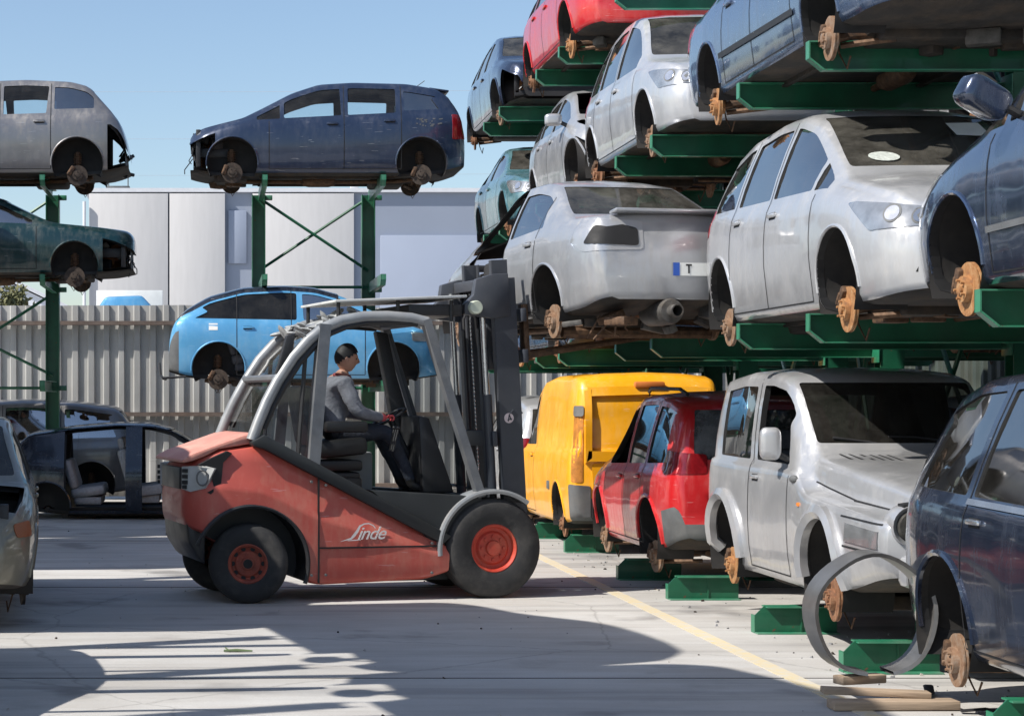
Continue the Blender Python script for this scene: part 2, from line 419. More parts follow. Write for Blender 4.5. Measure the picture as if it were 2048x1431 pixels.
class Car:
    """a stripped car shell lofted from its side and plan curves, then cut for windows and wheel arches"""
    def __init__(s, name, sp, label, cat='wrecked car', group=None):
        s.sp = sp; L = s.L = sp['L']; s.hw = sp['hw']
        s.root = empty(name, label=label, cat=cat, group=group)
        s.fT = Curve(sp['T'], L, sp.get('smT', 0.10)); s.fs = Curve(sp['s'], L, 0.2)
        s.fzb = Curve(sp.get('zb', [(0, 0.24), (0.3, 0.19), (0.9, 0.17), (L - 0.9, 0.17), (L - 0.25, 0.22), (L, 0.30)]), L, 0.15)
        s.fw = Curve(sp.get('w', [(0, 0.70), (0.06, 0.82), (0.2, 0.925), (0.5, 0.985), (0.9, 1), (L - 0.9, 1), (L - 0.4, 0.975), (L - 0.12, 0.92), (L - 0.03, 0.86), (L, 0.78)]), L, 0.08)
        hr = max(s.fT(L * i / 100) - s.fs(L * i / 100) for i in range(101))
        if 'tw' in sp and isinstance(sp['tw'], list): s.ftw = Curve(sp['tw'], L, 0.15)
        else:
            tw = sp.get('tw', 0.72)
            s.ftw = lambda x: lerp(sp.get('hoodw', 0.90), tw, sstep((s.fT(x) - s.fs(x)) / hr))
        s.crown = sp.get('crown', 0.03)
        s.fshelf = Curve(sp['shelf'], L, 0.06) if 'shelf' in sp else None
        s.paint = sp['paint']
        s.build()
    def sec(s, x, t=0.0):
        L = s.L
        xx = x
        w = s.hw * s.fw(xx) - t; T = s.fT(xx) - t; zb = s.fzb(xx) + t; sh = s.fs(xx) - t * 0.4
        sh = min(sh, T - 0.03); sh = max(sh, zb + 0.12); T = max(T, sh + 0.03)
        d = T - sh; k = clamp(d / 0.22, 0.12, 1)
        wt = w * s.ftw(xx)
        h = sh - zb
        b = s.sp.get('bulge', 1.0)
        p = [(0, zb), (0.5 * w, zb), (0.84 * w, zb), (0.925 * w, zb + 0.02), (0.955 * w, zb + 0.065)]
        for f, r in ((0.22, 0.978), (0.42, 0.997), (0.62, 1.0), (0.80, 0.992), (0.93, 0.975), (1.0, 0.95)):
            p.append((w * (1 - (1 - r) * b), zb + 0.065 + (h - 0.065) * f))
        yb = 0.95 * w - 0.010; z0 = sh + 0.018 * k; yt, zt = wt, T - 0.075 * k
        yb = max(yb, wt + 0.01)
        sf = s.fshelf(xx) if s.fshelf else 0.0
        for f, (fy, fz) in ((0.0, (0.0, 0.0)), (0.33, (0.86, 0.16)), (0.66, (0.97, 0.55)), (1.0, (1.0, 1.0))):
            p.append((lerp(yb, yt, lerp(f, fy, sf)) + 0.014 * math.sin(math.pi * f) * k * (1 - sf), lerp(z0, zt, lerp(f, fz, sf))))
        p += [(wt - 0.022 * k, T - 0.035 * k), (wt - 0.075, T - 0.010 * k), (wt * 0.55, T + s.crown * 0.6), (0, T + s.crown)]
        return p
    def stations(s):
        L = s.L
        xs = [0, 0.012, 0.03, 0.06, 0.10, 0.15] + [L - v for v in (0, 0.012, 0.03, 0.06, 0.10, 0.15)]
        seams = list(s.sp.get('seams', []))
        x = 0.22
        while x < L - 0.2:
            xs.append(x); x += 0.075
        xs = [x for x in xs if all(abs(x - q) > 0.025 for q in seams)] + seams
        xs.sort(); out = [xs[0]]
        for x in xs[1:]:
            if x - out[-1] > 0.009: out.append(x)
        return out
    def ftag(s, xm, j, left):
        sp = s.sp
        if j < 3: return T_UND
        for i, (a, b) in enumerate(sp.get('doors', [])):
            if a < xm < b and 4 <= j < 15: return (T_DFL, T_DRL)[i] + (0 if left else 2)
        bo = sp.get('bonnet')
        if bo and bo[0] < xm < bo[1] and j >= 15: return T_BON
        if xm < sp.get('fb', 0.0) and j < 9: return T_FB
        if xm > s.L - sp.get('rb', 0.0) and j < sp.get('rbj', 8): return T_RB
        if xm > sp.get('tg', 99) and j >= 15: return T_TG
        return T_BODY
    def loft(s, t, inner):
        L = s.L; xs = s.st
        vs = []; fs = []; tg = []
        n = len(xs); m = 2 * NSEC - 2
        for x in xs:
            p = s.sec(x, t)
            lx = L / 2 - (t + x * (L - 2 * t) / L)
            ring = [(lx, y, z) for (y, z) in p] + [(lx, -y, z) for (y, z) in p[1:-1][::-1]]
            vs += ring
        def rj(k):  # section index + side of ring segment k
            return (k, True) if k < NSEC - 1 else (m - 1 - k, False)
        for i in range(n - 1):
            xm = (xs[i] + xs[i + 1]) / 2
            for k in range(m):
                k2 = (k + 1) % m
                f = (i * m + k, i * m + k2, (i + 1) * m + k2, (i + 1) * m + k)
                fs.append(f if not inner else f[::-1])
                j, left = rj(k)
                tt = s.ftag(xm, j, left)
                if inner: tt = tt + 100 if tt >= T_DFL else T_INT
                tg.append(tt)
        for e, i in ((0, 0), (1, n - 1)):
            for k in range(NSEC - 1):
                a, b = i * m + k, i * m + k + 1
                c, d = i * m + (m - k - 1) % m, i * m + (m - k) % m
                f = [a, b, c, d]
                if k == 0: f = [a, b, c]
                if k == NSEC - 2: f = [a, b, d]
                if e == 1: f = f[::-1]
                if inner: f = f[::-1]
                fs.append(f[::-1])
                if inner: tg.append(T_INT)
                elif e == 0: tg.append(T_FB if k < 9 and s.sp.get('fb') else T_BODY)
                else: tg.append(T_RB if k < s.sp.get('rbj', 8) and s.sp.get('rb') else (T_TG if 'tg' in s.sp else T_BODY))
        return vs, fs, tg
    def win_poly(s, a, b, lo=0.045, hi=0.105, sl=0.0, sr=0.0):
        N = 14; up = []; dn = []
        for i in range(N + 1):
            x = lerp(a, b, i / N)
            l0, h0 = s.fs(x) + lo, s.fT(x) - hi
            if h0 < l0 + 0.015: continue
            up.append((x, h0)); dn.append((x, l0))
        if len(up) < 3: return None
        def sh(x, z, z0, z1, i, n):
            f = (z - z0) / max(0.05, z1 - z0)
            return x + (sl * f if i == 0 else 0) + (sr * f if i == n - 1 else 0)
        n = len(up)
        up = [(sh(x, z, dn[i][1], z, i, n), z) for i, (x, z) in enumerate(up)]
        poly = dn + up[::-1]
        return rounded(poly, 0.03)
    def screen_poly(s, z0, z1, front, inset):
        L = s.L
        side = []
        for i in range(9):
            z = lerp(z0, z1, i / 8)
            xs = [L * q / 600 for q in range(601)]
            if not front: xs = xs[::-1]
            x = next((x for x in xs if s.fT(x) + s.crown * 0.3 >= z), L / 2)
            w = s.hw * s.fw(x) * s.ftw(x)
            side.append((w - inset, z))
        return rounded([(y, z) for y, z in side] + [(-y, z) for y, z in side[::-1]], 0.04)
    def ray(s, o, d):
        h = s.bvh.ray_cast(Vector(o), Vector(d).normalized())
        return (h[0], h[1]) if h[0] is not None else (None, None)
    def P(s, x, z, side=1, off=0.0):
        """point on the flank, x measured from the front bumper"""
        h, nn = s.ray((s.L / 2 - x, 3 * side, z), (0, -side, 0))
        if h is None: return None
        return h + Vector((0, side * off, 0))
    def patch(s, poly, d, off=0.004, grid=0.07, thick=0.0):
        """polygon (u,z) seen along direction d (horizontal), pressed onto the body"""
        d = Vector(d).normalized(); u = Vector((0, 0, 1)).cross(d).normalized()
        bm = bmesh.new()
        f = bm.faces.new([bm.verts.new((p[0], 0, p[1])) for p in poly])
        us = [p[0] for p in poly]; zs = [p[1] for p in poly]
        for lo, hi, no in ((min(us), max(us), (1, 0, 0)), (min(zs), max(zs), (0, 0, 1))):
            k = max(1, int((hi - lo) / grid))
            for i in range(1, k):
                c = lerp(lo, hi, i / k)
                bmesh.ops.bisect_plane(bm, geom=list(bm.verts) + list(bm.edges) + list(bm.faces), plane_co=(c * no[0], 0, c * no[2]), plane_no=no)
        bm.verts.index_update()
        vs = []; prev = None
        for v in bm.verts:
            o = u * v.co.x + Vector((0, 0, v.co.z)) - d * 6
            h, nn = s.ray(o, d)
            vs.append((h - d * off) if h is not None else None)
        good = [v for v in vs if v is not None]
        if not good: bm.free(); return [], []
        dep = sorted(v.dot(d) for v in good); med = dep[len(dep) // 2]
        for i, v in enumerate(bm.verts):
            if vs[i] is None or abs(vs[i].dot(d) - med) > 0.6:
                o = u * v.co.x + Vector((0, 0, v.co.z)); vs[i] = o + d * (med - o.dot(d))
        fs = [[v.index for v in f.verts] for f in bm.faces]
        if thick > 0:
            n = len(vs); be = [(e.verts[0].index, e.verts[1].index) for e in bm.edges if e.is_boundary]
            vs = vs + [v + d * thick for v in vs]
            fs += [(a, b, b + n, a + n) for a, b in be]
        bm.free()
        return vs, fs
    def line(s, mb, pts, w=0.010, side=1, off=0.0025, mi=0):
        """a thin strip along flank points (x from front, z)"""
        q = []
        for a, b in zip(pts, pts[1:]):
            n = max(1, int(math.hypot(b[0] - a[0], b[1] - a[1]) / 0.05))
            q += [(lerp(a[0], b[0], i / n), lerp(a[1], b[1], i / n)) for i in range(n)]
        q.append(pts[-1])
        vs = []; fs = []
        for i, p in enumerate(q):
            a = q[max(0, i - 1)]; b = q[min(len(q) - 1, i + 1)]
            dx, dz = b[0] - a[0], b[1] - a[1]; l = math.hypot(dx, dz) or 1
            nx, nz = -dz / l * w / 2, dx / l * w / 2
            pa, pb = s.P(p[0] + nx, p[1] + nz, side, off), s.P(p[0] - nx, p[1] - nz, side, off)
            if pa is None or pb is None:
                if vs: break
                continue
            if vs and (pa - vs[-2]).length > 0.25: break
            vs += [pa, pb]
        for i in range(len(vs) // 2 - 1): fs.append((2 * i, 2 * i + 1, 2 * i + 3, 2 * i + 2))
        if fs: mb.add(vs, fs, mi)
    def build(s):
        sp = s.sp; L = s.L
        s.st = s.stations()
        vo, fo, to = s.loft(0.0, False); vi, fi, ti = s.loft(0.045, True)
        s.bvh = BVHTree.FromPolygons([Vector(v) for v in vo], fo)
        mo = bpy.data.meshes.new('o'); mo.from_pydata(vo, [], fo)
        bmo = bmesh.new(); bmo.from_mesh(mo); bmesh.ops.recalc_face_normals(bmo, faces=bmo.faces); bmo.to_mesh(mo)
        bmo.free()
        vn = [v.normal.copy() for v in mo.vertices]
        b = len(vo)
        me = bpy.data.meshes.new('shell'); me.from_pydata(vo + vi, [], fo + [[b + i for i in f] for f in fi])
        # 100+ tags: inner skin of doors etc. are coded as 12 + tag
        mi = [t if t < 100 else t - 100 + 12 - T_DFL for t in to + ti]
        for k in range(24): me.materials.append(M_INT)
        me.polygons.foreach_set('material_index', mi)
        bm = bmesh.new(); bm.from_mesh(me)
        bmesh.ops.recalc_face_normals(bm, faces=[f for f in bm.faces if f.index < len(fo)])
        inn = [f for f in bm.faces if f.index >= len(fo)]
        bmesh.ops.recalc_face_normals(bm, faces=inn)
        bmesh.ops.reverse_faces(bm, faces=inn)
        bm.to_mesh(me); bm.free()
        # cutters
        c1, c2 = MB(), MB()
        s.wins = []
        for wdef in sp.get('wins', []):
            p = s.win_poly(*wdef['x'], **{k: v for k, v in wdef.items() if k in ('lo', 'hi', 'sl', 'sr')})
            if p:
                s.wins.append((p, wdef))
                c1.prism([(L / 2 - x, z) for x, z in p], -1.6, 1.6, 'y', T_CUT)
        for ax, r, cz in sp['arches']:
            for sd in (-1, 1):
                w = s.hw
                ya, yb_ = sd * (w - 0.34), sd * (w + 0.25)
                c1.lathe([(r, ya), (r, yb_)] if sd > 0 else [(r, yb_), (r, ya)], c=(L / 2 - ax, 0, cz), axis='y', seg=36, mi=T_CUT)
        s.ws = s.bl = None
        if 'ws' in sp:
            s.ws = s.screen_poly(*sp['ws'], True, sp.get('wsin', 0.075))
            c2.prism(s.ws, L / 2 - sp.get('wsx', L * 0.48), L / 2 + 0.6, 'x', T_CUT)
        if 'bl' in sp:
            s.bl = s.screen_poly(*sp['bl'], False, sp.get('blin', 0.10))
            c2.prism(s.bl, -L / 2 - 0.6, L / 2 - sp.get('blx', L * 0.60), 'x', T_CUT)
        for c in (c1, c2):
            if not c.v: continue
            cm = c.mesh('cut', [M_INT] * 24)
            me = exact_bool(me, cm)
        # split by tag, with the smooth normals of the uncut skin
        fbv = s.bvh
        def smooth_n(co, fn):
            loc, nn, idx, dist = fbv.find_nearest(co)
            if idx is None or dist > 0.004: return None
            f = fo[idx]
            acc = Vector((0, 0, 0)); ws = 0
            for i in f:
                d = (Vector(vo[i]) - loc).length; w = 1 / (d * d + 1e-6); acc += vn[i] * w; ws += w
            acc = acc.normalized()
            if acc.dot(fn) < 0.6: return None
            return acc
        groups = {}
        for p in me.polygons: groups.setdefault(p.material_index, []).append(p)
        skip = set(sp.get('gone', []))
        merge = {}
        for k, ps in groups.items():
            t = k if k < 12 else k - 12 + T_DFL
            if t in skip: continue
            key = T_BODY if t in (T_INT, T_CUT, T_UND) else t
            merge.setdefault(key, []).append((k, ps))
        names = {T_BODY: 'body', T_DFL: 'door', T_DRL: 'door', T_DFR: 'door', T_DRR: 'door', T_BON: 'bonnet', T_TG: 'tailgate', T_FB: 'bumper', T_RB: 'bumper'}
        s.parts = {}
        for key, items in merge.items():
            vmap = {}; vs = []; fs = []; mats = []; nrm = []
            for k, ps in items:
                for p in ps:
                    idx = []
                    for vi_ in p.vertices:
                        if vi_ not in vmap: vmap[vi_] = len(vs); vs.append(me.vertices[vi_].co.copy())
                        idx.append(vmap[vi_])
                    fs.append(idx)
                    mats.append({T_INT: 1, T_CUT: 2, T_UND: 3}.get(k, 0 if k < 12 else 1))
                    for vi_ in p.vertices:
                        q = smooth_n(me.vertices[vi_].co, p.normal) if k not in (T_INT, T_CUT) and k < 12 else None
                        nrm.append(q if q is not None else p.normal.copy())
            pm = sp['paint']
            if key == T_FB: pm = sp.get('fbm', pm)
            if key == T_RB: pm = sp.get('rbm', pm)
            if key in (T_BON,): pm = sp.get('bonm', pm)
            if key == T_BODY and 'roofm' in sp: pass
            m2 = bpy.data.meshes.new(names[key]); m2.from_pydata(vs, [], fs)
            for q in (pm, M_INT, sp.get('cutm', M_RUB), M_UND): m2.materials.append(q)
            m2.polygons.foreach_set('material_index', mats)
            m2.polygons.foreach_set('use_smooth', [True] * len(m2.polygons))
            m2.normals_split_custom_set(nrm)
            s.parts[key] = link_mesh(names[key], m2, s.root)
        # glass
        if 'ws' in sp and not sp.get('no_ws'):
            v, f = s.patch([(-y, z) for y, z in s.ws], (-1, 0, 0), off=-0.012, grid=0.12)
            # patch() uses u = z x d ; for d=-x, u=-y
            b_ = MB(); b_.add(v, f); s.windscreen = b_.build('windscreen', sp.get('wsg', G_WS), s.root, 80)
        if 'bl' in sp and not sp.get('no_bl'):
            v, f = s.patch(s.bl, (1, 0, 0), off=-0.012, grid=0.12)
            b_ = MB(); b_.add(v, f); s.backlight = b_.build('rear_window', sp.get('blg', G_WS), s.root, 80)
        for p, wdef in s.wins:
            for sd in (1, -1):
                if wdef.get('open') and (sd == 1 or wdef.get('both')) : continue
                # flank seen along -sd*y : u = z x d
                d = (0, -sd, 0)
                poly = [((L / 2 - x) * sd, z) for x, z in p]
                v, f = s.patch(poly, d, off=-0.012, grid=0.12)
                b_ = MB(); b_.add(v, f)
                xm = sum(q[0] for q in p) / len(p)
                par = s.root
                for i, (a, bb) in enumerate(sp.get('doors', [])):
                    if a < xm < bb:
                        kk = (T_DFL, T_DRL)[i] + (0 if sd == 1 else 2)
                        par = s.parts.get(kk, None) if kk not in skip else None
                        break
                if par is None: continue
                b_.build('window_pane', wdef.get('g', G_CLR), par, 80)
        # seams and handles on the doors
        for i, (a, bb) in enumerate(sp.get('doors', [])):
            for sd in (1, -1):
                kk = (T_DFL, T_DRL)[i] + (0 if sd == 1 else 2)
                if kk in skip or kk not in s.parts: continue
                sm = MB()
                def zt(x): return max(s.fs(x) + 0.05, s.fT(x) - 0.06)
                z0 = s.fzb((a + bb) / 2) + 0.075
                s.line(sm, [(bb, z0), (bb, zt(bb))], 0.011, sd)
                s.line(sm, [(a, z0), (a, s.fs(a) + 0.01)], 0.011, sd)
                s.line(sm, [(a, z0), (bb, z0)], 0.010, sd)
                if 'trim' in sp:
                    tz, tw_, tm = sp['trim']
                    s.line(sm, [(a + 0.02, tz), (bb - 0.02, tz)], tw_, sd, 0.012, 1)
                sm.build('door_seal', [M_SEAM, sp.get('trim', (0, 0, M_PLA))[2]], s.parts[kk])
                hx = bb - 0.17; hz = s.fs(bb) - 0.085
                pt = s.P(hx, hz, sd)
                if pt is not None and not sp.get('no_handles'):
                    hb = MB(); hb.box(pt + Vector((0, sd * 0.012, 0)), (0.17, 0.03, 0.032), ch=0.012)
                    hb.box(pt + Vector((-0.01, sd * 0.002, -0.004)), (0.13, 0.008, 0.05), mi=1)
                    hb.build('handle', [sp.get('handm', s.paint), M_SEAM], s.parts[kk])
        # wheel arch liners, hubs
        for ax, r, cz in sp['arches']:
            for sd in (1, -1):
                lb = MB(); w0 = s.hw - 0.03; w1 = s.hw - 0.37
                n = 20; vs = []; fs = []
                for i in range(n + 1):
                    a = R(lerp(-28, 208, i / n))
                    for y in (w0, w1): vs.append((L / 2 - ax + (r + 0.004) * math.cos(a), sd * y, cz + (r + 0.004) * math.sin(a)))
                for i in range(n): fs.append((2 * i, 2 * i + 1, 2 * i + 3, 2 * i + 2))
                lb.add(vs, fs); c = len(lb.v)
                lb.add([(L / 2 - ax, sd * w1, cz)] + [vs[2 * i + 1] for i in range(n + 1)], [(0, i + 1, i + 2) for i in range(n)])
                # rolled lip
                lip = []
                for i in range(n + 1):
                    a = R(lerp(-5, 185, i / n)); xx = ax - (r + 0.012) * math.cos(a); zz = cz + (r + 0.012) * math.sin(a)
                    q = s.P(xx, zz, sd, 0.0)
                    if q is not None: lip.append(q)
                if len(lip) > 6: lb.tube(lip, sp.get('lip', 0.013), 6, mi=1)
                lb.build('wheel_arch', [M_LINER, sp.get('lipm', s.paint)], s.root)
                if not sp.get('hubs', True): continue
                rear_drum = ax > L / 2 and sp.get('drums', False)
                o = link_mesh('brake_drum', ME_DRUM, s.root) if rear_drum else link_mesh('brake_disc', ME_DISCD if sp.get('dark_hubs') else random.choice(DISCS), s.root)
                o.location = (L / 2 - ax, sd * (s.hw - 0.10), cz - sp.get('droop', 0.15) + random.uniform(-0.03, 0.02))
                o.rotation_euler = (0, random.uniform(-0.4, 0.5), (0 if sd > 0 else math.pi) + random.uniform(-0.12, 0.12))
                if not rear_drum and random.random() < 0.8: link_mesh('caliper', ME_CAL, o)
                q = link_mesh('suspension_strut', ME_STRUT, s.root); q.location = o.location; q.rotation_euler = (0, 0, 0 if sd > 0 else math.pi)
        # floor furniture underneath: exhaust, tank, axle, subframe
        ub = MB(); fa, ra = sp['arches'][0][0], sp['arches'][1][0]; z = s.fzb(L / 2)
        ub.box((L / 2 - fa, 0, z - 0.0), (0.45, 1.0, 0.10), ch=0.02)
        ub.tube([(L / 2 - fa - 0.1, 0.12, z - 0.03), (0, 0.15, z - 0.045), (L / 2 - ra + 0.35, 0.2, z - 0.04), (L / 2 - ra - 0.2, 0.35, z - 0.0)], 0.028, 8, 1)
        ub.lathe([(0, -0.25), (0.07, -0.24), (0.09, -0.15), (0.09, 0.15), (0.07, 0.24), (0, 0.25)], c=(0.1, 0.16, z - 0.03), axis='x', seg=14, mi=1)
        ub.box((L / 2 - ra + 0.45, -0.15, z - 0.02), (0.5, 0.7, 0.14), ch=0.04)
        ub.tube([(L / 2 - ra, -s.hw + 0.3, 0.24), (L / 2 - ra - 0.02, 0, 0.20), (L / 2 - ra, s.hw - 0.3, 0.24)], 0.04, 8)
        for sd in (1, -1):
            ub.tube([(L / 2 - ra, sd * (s.hw - 0.3), 0.22), (L / 2 - ra + 0.5, sd * (s.hw - 0.42), z + 0.0)], 0.032, 6)
            ub.tube([(L / 2 - fa, sd * (s.hw - 0.28), 0.20), (L / 2 - fa + 0.12, sd * 0.35, z - 0.01)], 0.026, 6)
            ub.tube([(1.0, sd * 0.52, z - 0.012), (-1.0, sd * 0.52, z - 0.012)], 0.03, 4)
        for k in range(6):
            x0 = L / 2 - fa + random.uniform(-0.25, 0.3); y0 = random.uniform(-0.5, 0.5)
            ub.box((x0, y0, z - 0.02 + random.uniform(-0.03, 0.02)), (random.uniform(0.08, 0.25), random.uniform(0.08, 0.22), random.uniform(0.06, 0.14)), rot=Matrix.Rotation(random.uniform(0, 3), 3, 'Z'), mi=random.choice((0, 1, 2)), ch=0.012)
        ub.build('underbody', [M_UND, M_CALI, M_UND2], s.root)
        # cabin
        if sp.get('cabin', True):
            dz = s.fs(sp.get('cowl', 1.1)) - 0.02
            db = MB(); xd = L / 2 - sp.get('cowl', 1.1) - 0.42
            db.box((xd, 0, dz - 0.16), (0.38, (s.hw - 0.14) * 2, 0.30), ch=0.06); db.build('dashboard', M_INT, s.root)
            seatm = ME_SEATL if sp.get('pale_seats') else ME_SEAT
            seat_x = sp.get('seat_x', xd - 0.75)
            for yy in (0.37, -0.37):
                o = link_mesh('seat', seatm, s.root); o.location = (seat_x, yy * s.hw / 0.88, s.fzb(L / 2) - 0.02)
            if not sp.get('one_row'):
                o = link_mesh('rear_bench', ME_BENCHL if sp.get('pale_seats') else ME_BENCH, s.root); o.location = (seat_x - 0.86, 0, s.fzb(L / 2) - 0.02); o.scale = (1, 2.5 * s.hw / 0.88, 0.97)
            o = link_mesh('steering_wheel', ME_STEER, s.root); o.location = (seat_x + 0.50, 0.37, dz - 0.04); o.rotation_euler = (0, R(22), 0)
    # extras -------------------------------------------------------------
    def lamp(s, name, pts, ang, mat, sd=1, off=0.008):
        """lamp outline of (x from front, |y|, z); ang: 0 = seen from the front, 90 = from the flank, 180 = from the rear"""
        a = R(ang); d = Vector((-math.cos(a), -sd * math.sin(a), 0)); h = s.L / 2
        poly = [(-(h - p[0]) * math.sin(a) + p[1] * math.cos(a), p[2]) for p in pts]
        if sd > 0: poly = [(-u, z) for u, z in poly]
        v, f = s.patch(rounded(poly, 0.03), d, off, 0.05, 0.03)
        b = MB(); b.add(v, f)
        return b.build(name, mat, s.root, 50)
    def mirror(s, x, z, mat, sd=1, d=(0.10, 0.19, 0.14), glass_on=True, lean=0):
        p = s.P(x, z - 0.03, sd)
        if p is None: return
        c = p + Vector((0.02, sd * (0.05 + d[1] / 2), d[2] / 2 - 0.01)); rt = Matrix.Rotation(R(lean * sd), 3, 'X') @ Matrix.Rotation(R(10 * sd), 3, 'Z')
        b = MB()
        bm = bmesh.new(); bmesh.ops.create_cube(bm, size=1.0)
        bmesh.ops.bevel(bm, geom=list(bm.edges), offset=0.28, segments=4, affect='EDGES', profile=0.5)
        bm.verts.index_update()
        b.add([c + rt @ Vector(((v.co.x * (1.0 if v.co.x < 0 else 1.25)) * d[0], v.co.y * d[1], v.co.z * d[2])) for v in bm.verts], [[v.index for v in f.verts] for f in bm.faces]); bm.free()
        b.tube([p + Vector((0.04, -0.01 * sd, -0.01)), p + Vector((0.03, sd * 0.07, 0.03))], 0.024, 8, mi=1)
        if glass_on: b.box(c + rt @ Vector((-0.5 * d[0], 0, 0)), (0.008, d[1] * 0.66, d[2] * 0.62), rot=rt, ch=0.003, mi=2)
        return b.build('wing_mirror', [mat, M_PLA, M_MIR], s.root)
    def junk_front(s, x0, z0=0.3, z1=0.75, depth=0.5, n=14):
        """bare engine bay left where bumper and wings were taken off"""
        b = MB(); L = s.L; w = s.hw * 0.75
        xc = L / 2 - x0
        b.box((xc, 0, z1 - 0.04), (0.06, 2 * w, 0.07), ch=0.01)
        b.box((xc, 0, z0), (0.07, 2 * w, 0.09), ch=0.01)
        for sd in (1, -1):
            b.box((xc, sd * w * 0.95, (z0 + z1) / 2), (0.07, 0.07, z1 - z0), ch=0.01)
            b.tube([(xc + 0.05, sd * w * 0.9, z0 + 0.05), (xc + 0.10, sd * w * 0.6, z1 - 0.1), (xc + 0.02, sd * w * 0.3, z1 - 0.05)], 0.016, 6)
            b.box((xc - 0.2, sd * w * 0.72, z0 + 0.18), (0.5, 0.10, 0.14), ch=0.015)
        for k in range(n):
            b.box((xc - random.uniform(-0.02, depth), random.uniform(-w, w) * 0.9, random.uniform(z0, z1)), (random.uniform(0.05, 0.2), random.uniform(0.06, 0.25), random.uniform(0.05, 0.2)),
                  rot=Matrix.Rotation(random.uniform(0, 3), 3, random.choice('XYZ')), mi=random.choice((0, 0, 1, 2)), ch=0.01)
        for k in range(5):
            p = Vector((xc + random.uniform(-0.05, 0.1), random.uniform(-w, w), random.uniform(z0, z1)))
            q = p + Vector((random.uniform(-0.05, 0.12), random.uniform(-0.2, 0.2), -random.uniform(0.1, 0.35)))
            b.tube([p, (p + q) / 2 + Vector((0.06, 0, -0.05)), q], 0.008, 5)
        return b.build('engine_bay', [M_PLA, M_ALU, M_RUST], s.root)
    def place(s, loc, rz):
        s.root.location = loc; s.root.rotation_euler = (0, 0, R(rz)); return s

def rounded(poly, r):
    out = []; n = len(poly)
    for i in range(n):
        p = Vector(poly[i]); a = Vector(poly[i - 1]); b = Vector(poly[(i + 1) % n])
        da, db = a - p, b - p
        la, lb = da.length, db.length
        if la < 1e-5 or lb < 1e-5: continue
        if da.normalized().dot(db.normalized()) < -0.9:
            out.append(tuple(p)); continue
        ra = min(r, la * 0.45, lb * 0.45)
        pa, pb = p + da.normalized() * ra, p + db.normalized() * ra
        for t in (0, 0.33, 0.67, 1):
            q = pa * (1 - t) ** 2 + p * 2 * t * (1 - t) + pb * t * t; out.append(tuple(q))
    return out
#@@PART2
# ------------------------------------------------------------------ paints
P_SILVER = paint('silver paint', (0.52, 0.53, 0.55), 0.45, 0.30)
P_SILV2 = paint('dull silver paint', (0.42, 0.43, 0.45), 0.5, 0.30)
P_JEEP = paint('pale silver paint', (0.47, 0.475, 0.49), 0.5, 0.30, dust=0.3)
P_NAVY = paint('navy paint', (0.020, 0.034, 0.072), 0.3, 0.28, dust=0.14, dcol=(0.16, 0.17, 0.20))
P_NIGHT = paint('blue black paint', (0.030, 0.043, 0.078), 0.65, 0.14, dust=0.07, coat=1.0)
P_DEEP = paint('deep blue paint', (0.085, 0.12, 0.20), 0.8, 0.15, dust=0.12, coat=1.0)
P_STEEL = paint('steel blue paint', (0.10, 0.15, 0.25), 0.6, 0.22, dust=0.12, coat=1.0)
P_DKGRN = paint('dark green paint', (0.008, 0.040, 0.045), 0.3, 0.28, dust=0.2)
P_BLACK = paint('black paint', (0.013, 0.018, 0.030), 0.2, 0.22, dust=0.16, dcol=(0.16, 0.17, 0.18))
P_RED = paint('red paint', (0.55, 0.018, 0.022), 0.1, 0.28, dust=0.25, dcol=(0.5, 0.2, 0.18))
P_YEL = paint('yellow paint', (0.82, 0.37, 0.008), 0.0, 0.36, dust=0.35, dcol=(0.62, 0.38, 0.10), coat=0.4)
P_SKY = paint('bright blue paint', (0.10, 0.35, 0.62), 0.2, 0.28, dust=0.25, dcol=(0.30, 0.45, 0.55))
P_GREY = paint('warm grey paint', (0.22, 0.215, 0.22), 0.5, 0.32, dust=0.35)
P_TEAL = paint('teal paint', (0.10, 0.24, 0.28), 0.45, 0.26, dust=0.3)
P_PALE = paint('white grey paint', (0.40, 0.41, 0.43), 0.4, 0.30, dust=0.3)
P_OLIVE = paint('dirty beige paint', (0.20, 0.185, 0.14), 0.3, 0.4, dust=0.5)

# ------------------------------------------------------------------ the car shapes
def sp_mpv(paint, L=4.45, H=1.66, **k):
    d = dict(L=L, hw=0.90, paint=paint, crown=0.035, tw=0.76, hoodw=0.86,
             T=[(0, 0.56), (0.02, 0.70), (0.10, 0.80), (0.30, 0.90), (0.7, 0.99), (1.02, 1.06), (1.2, 1.17), (1.95, H - 0.11), (2.3, H - 0.02), (2.8, H), (3.6, H - 0.04), (L - 0.35, H - 0.13), (L - 0.18, H - 0.28), (L - 0.07, 1.12), (L - 0.02, 0.98), (L, 0.70)],
             s=[(0, 0.62), (0.25, 0.76), (0.8, 0.90), (1.2, 0.96), (L, 1.06)],
             arches=[(0.86, 0.375, 0.33), (L - 0.74, 0.375, 0.33)], seams=[0.22, 1.0, 1.36, 2.42, 3.36, L - 0.3],
             doors=[(1.36, 2.42), (2.42, 3.36)], bonnet=(0.22, 1.0), fb=0.42, rb=0.30, tg=L - 0.3, cowl=1.1,
             wins=[dict(x=(1.16, 1.44), lo=0.04, hi=0.10), dict(x=(1.50, 2.38), sl=0.0, sr=-0.03), dict(x=(2.47, 3.30), sr=0.0), dict(x=(3.42, L - 0.34), sr=-0.14)],
             ws=(1.14, H - 0.09), bl=(1.08, H - 0.17))
    d.update(k); return d
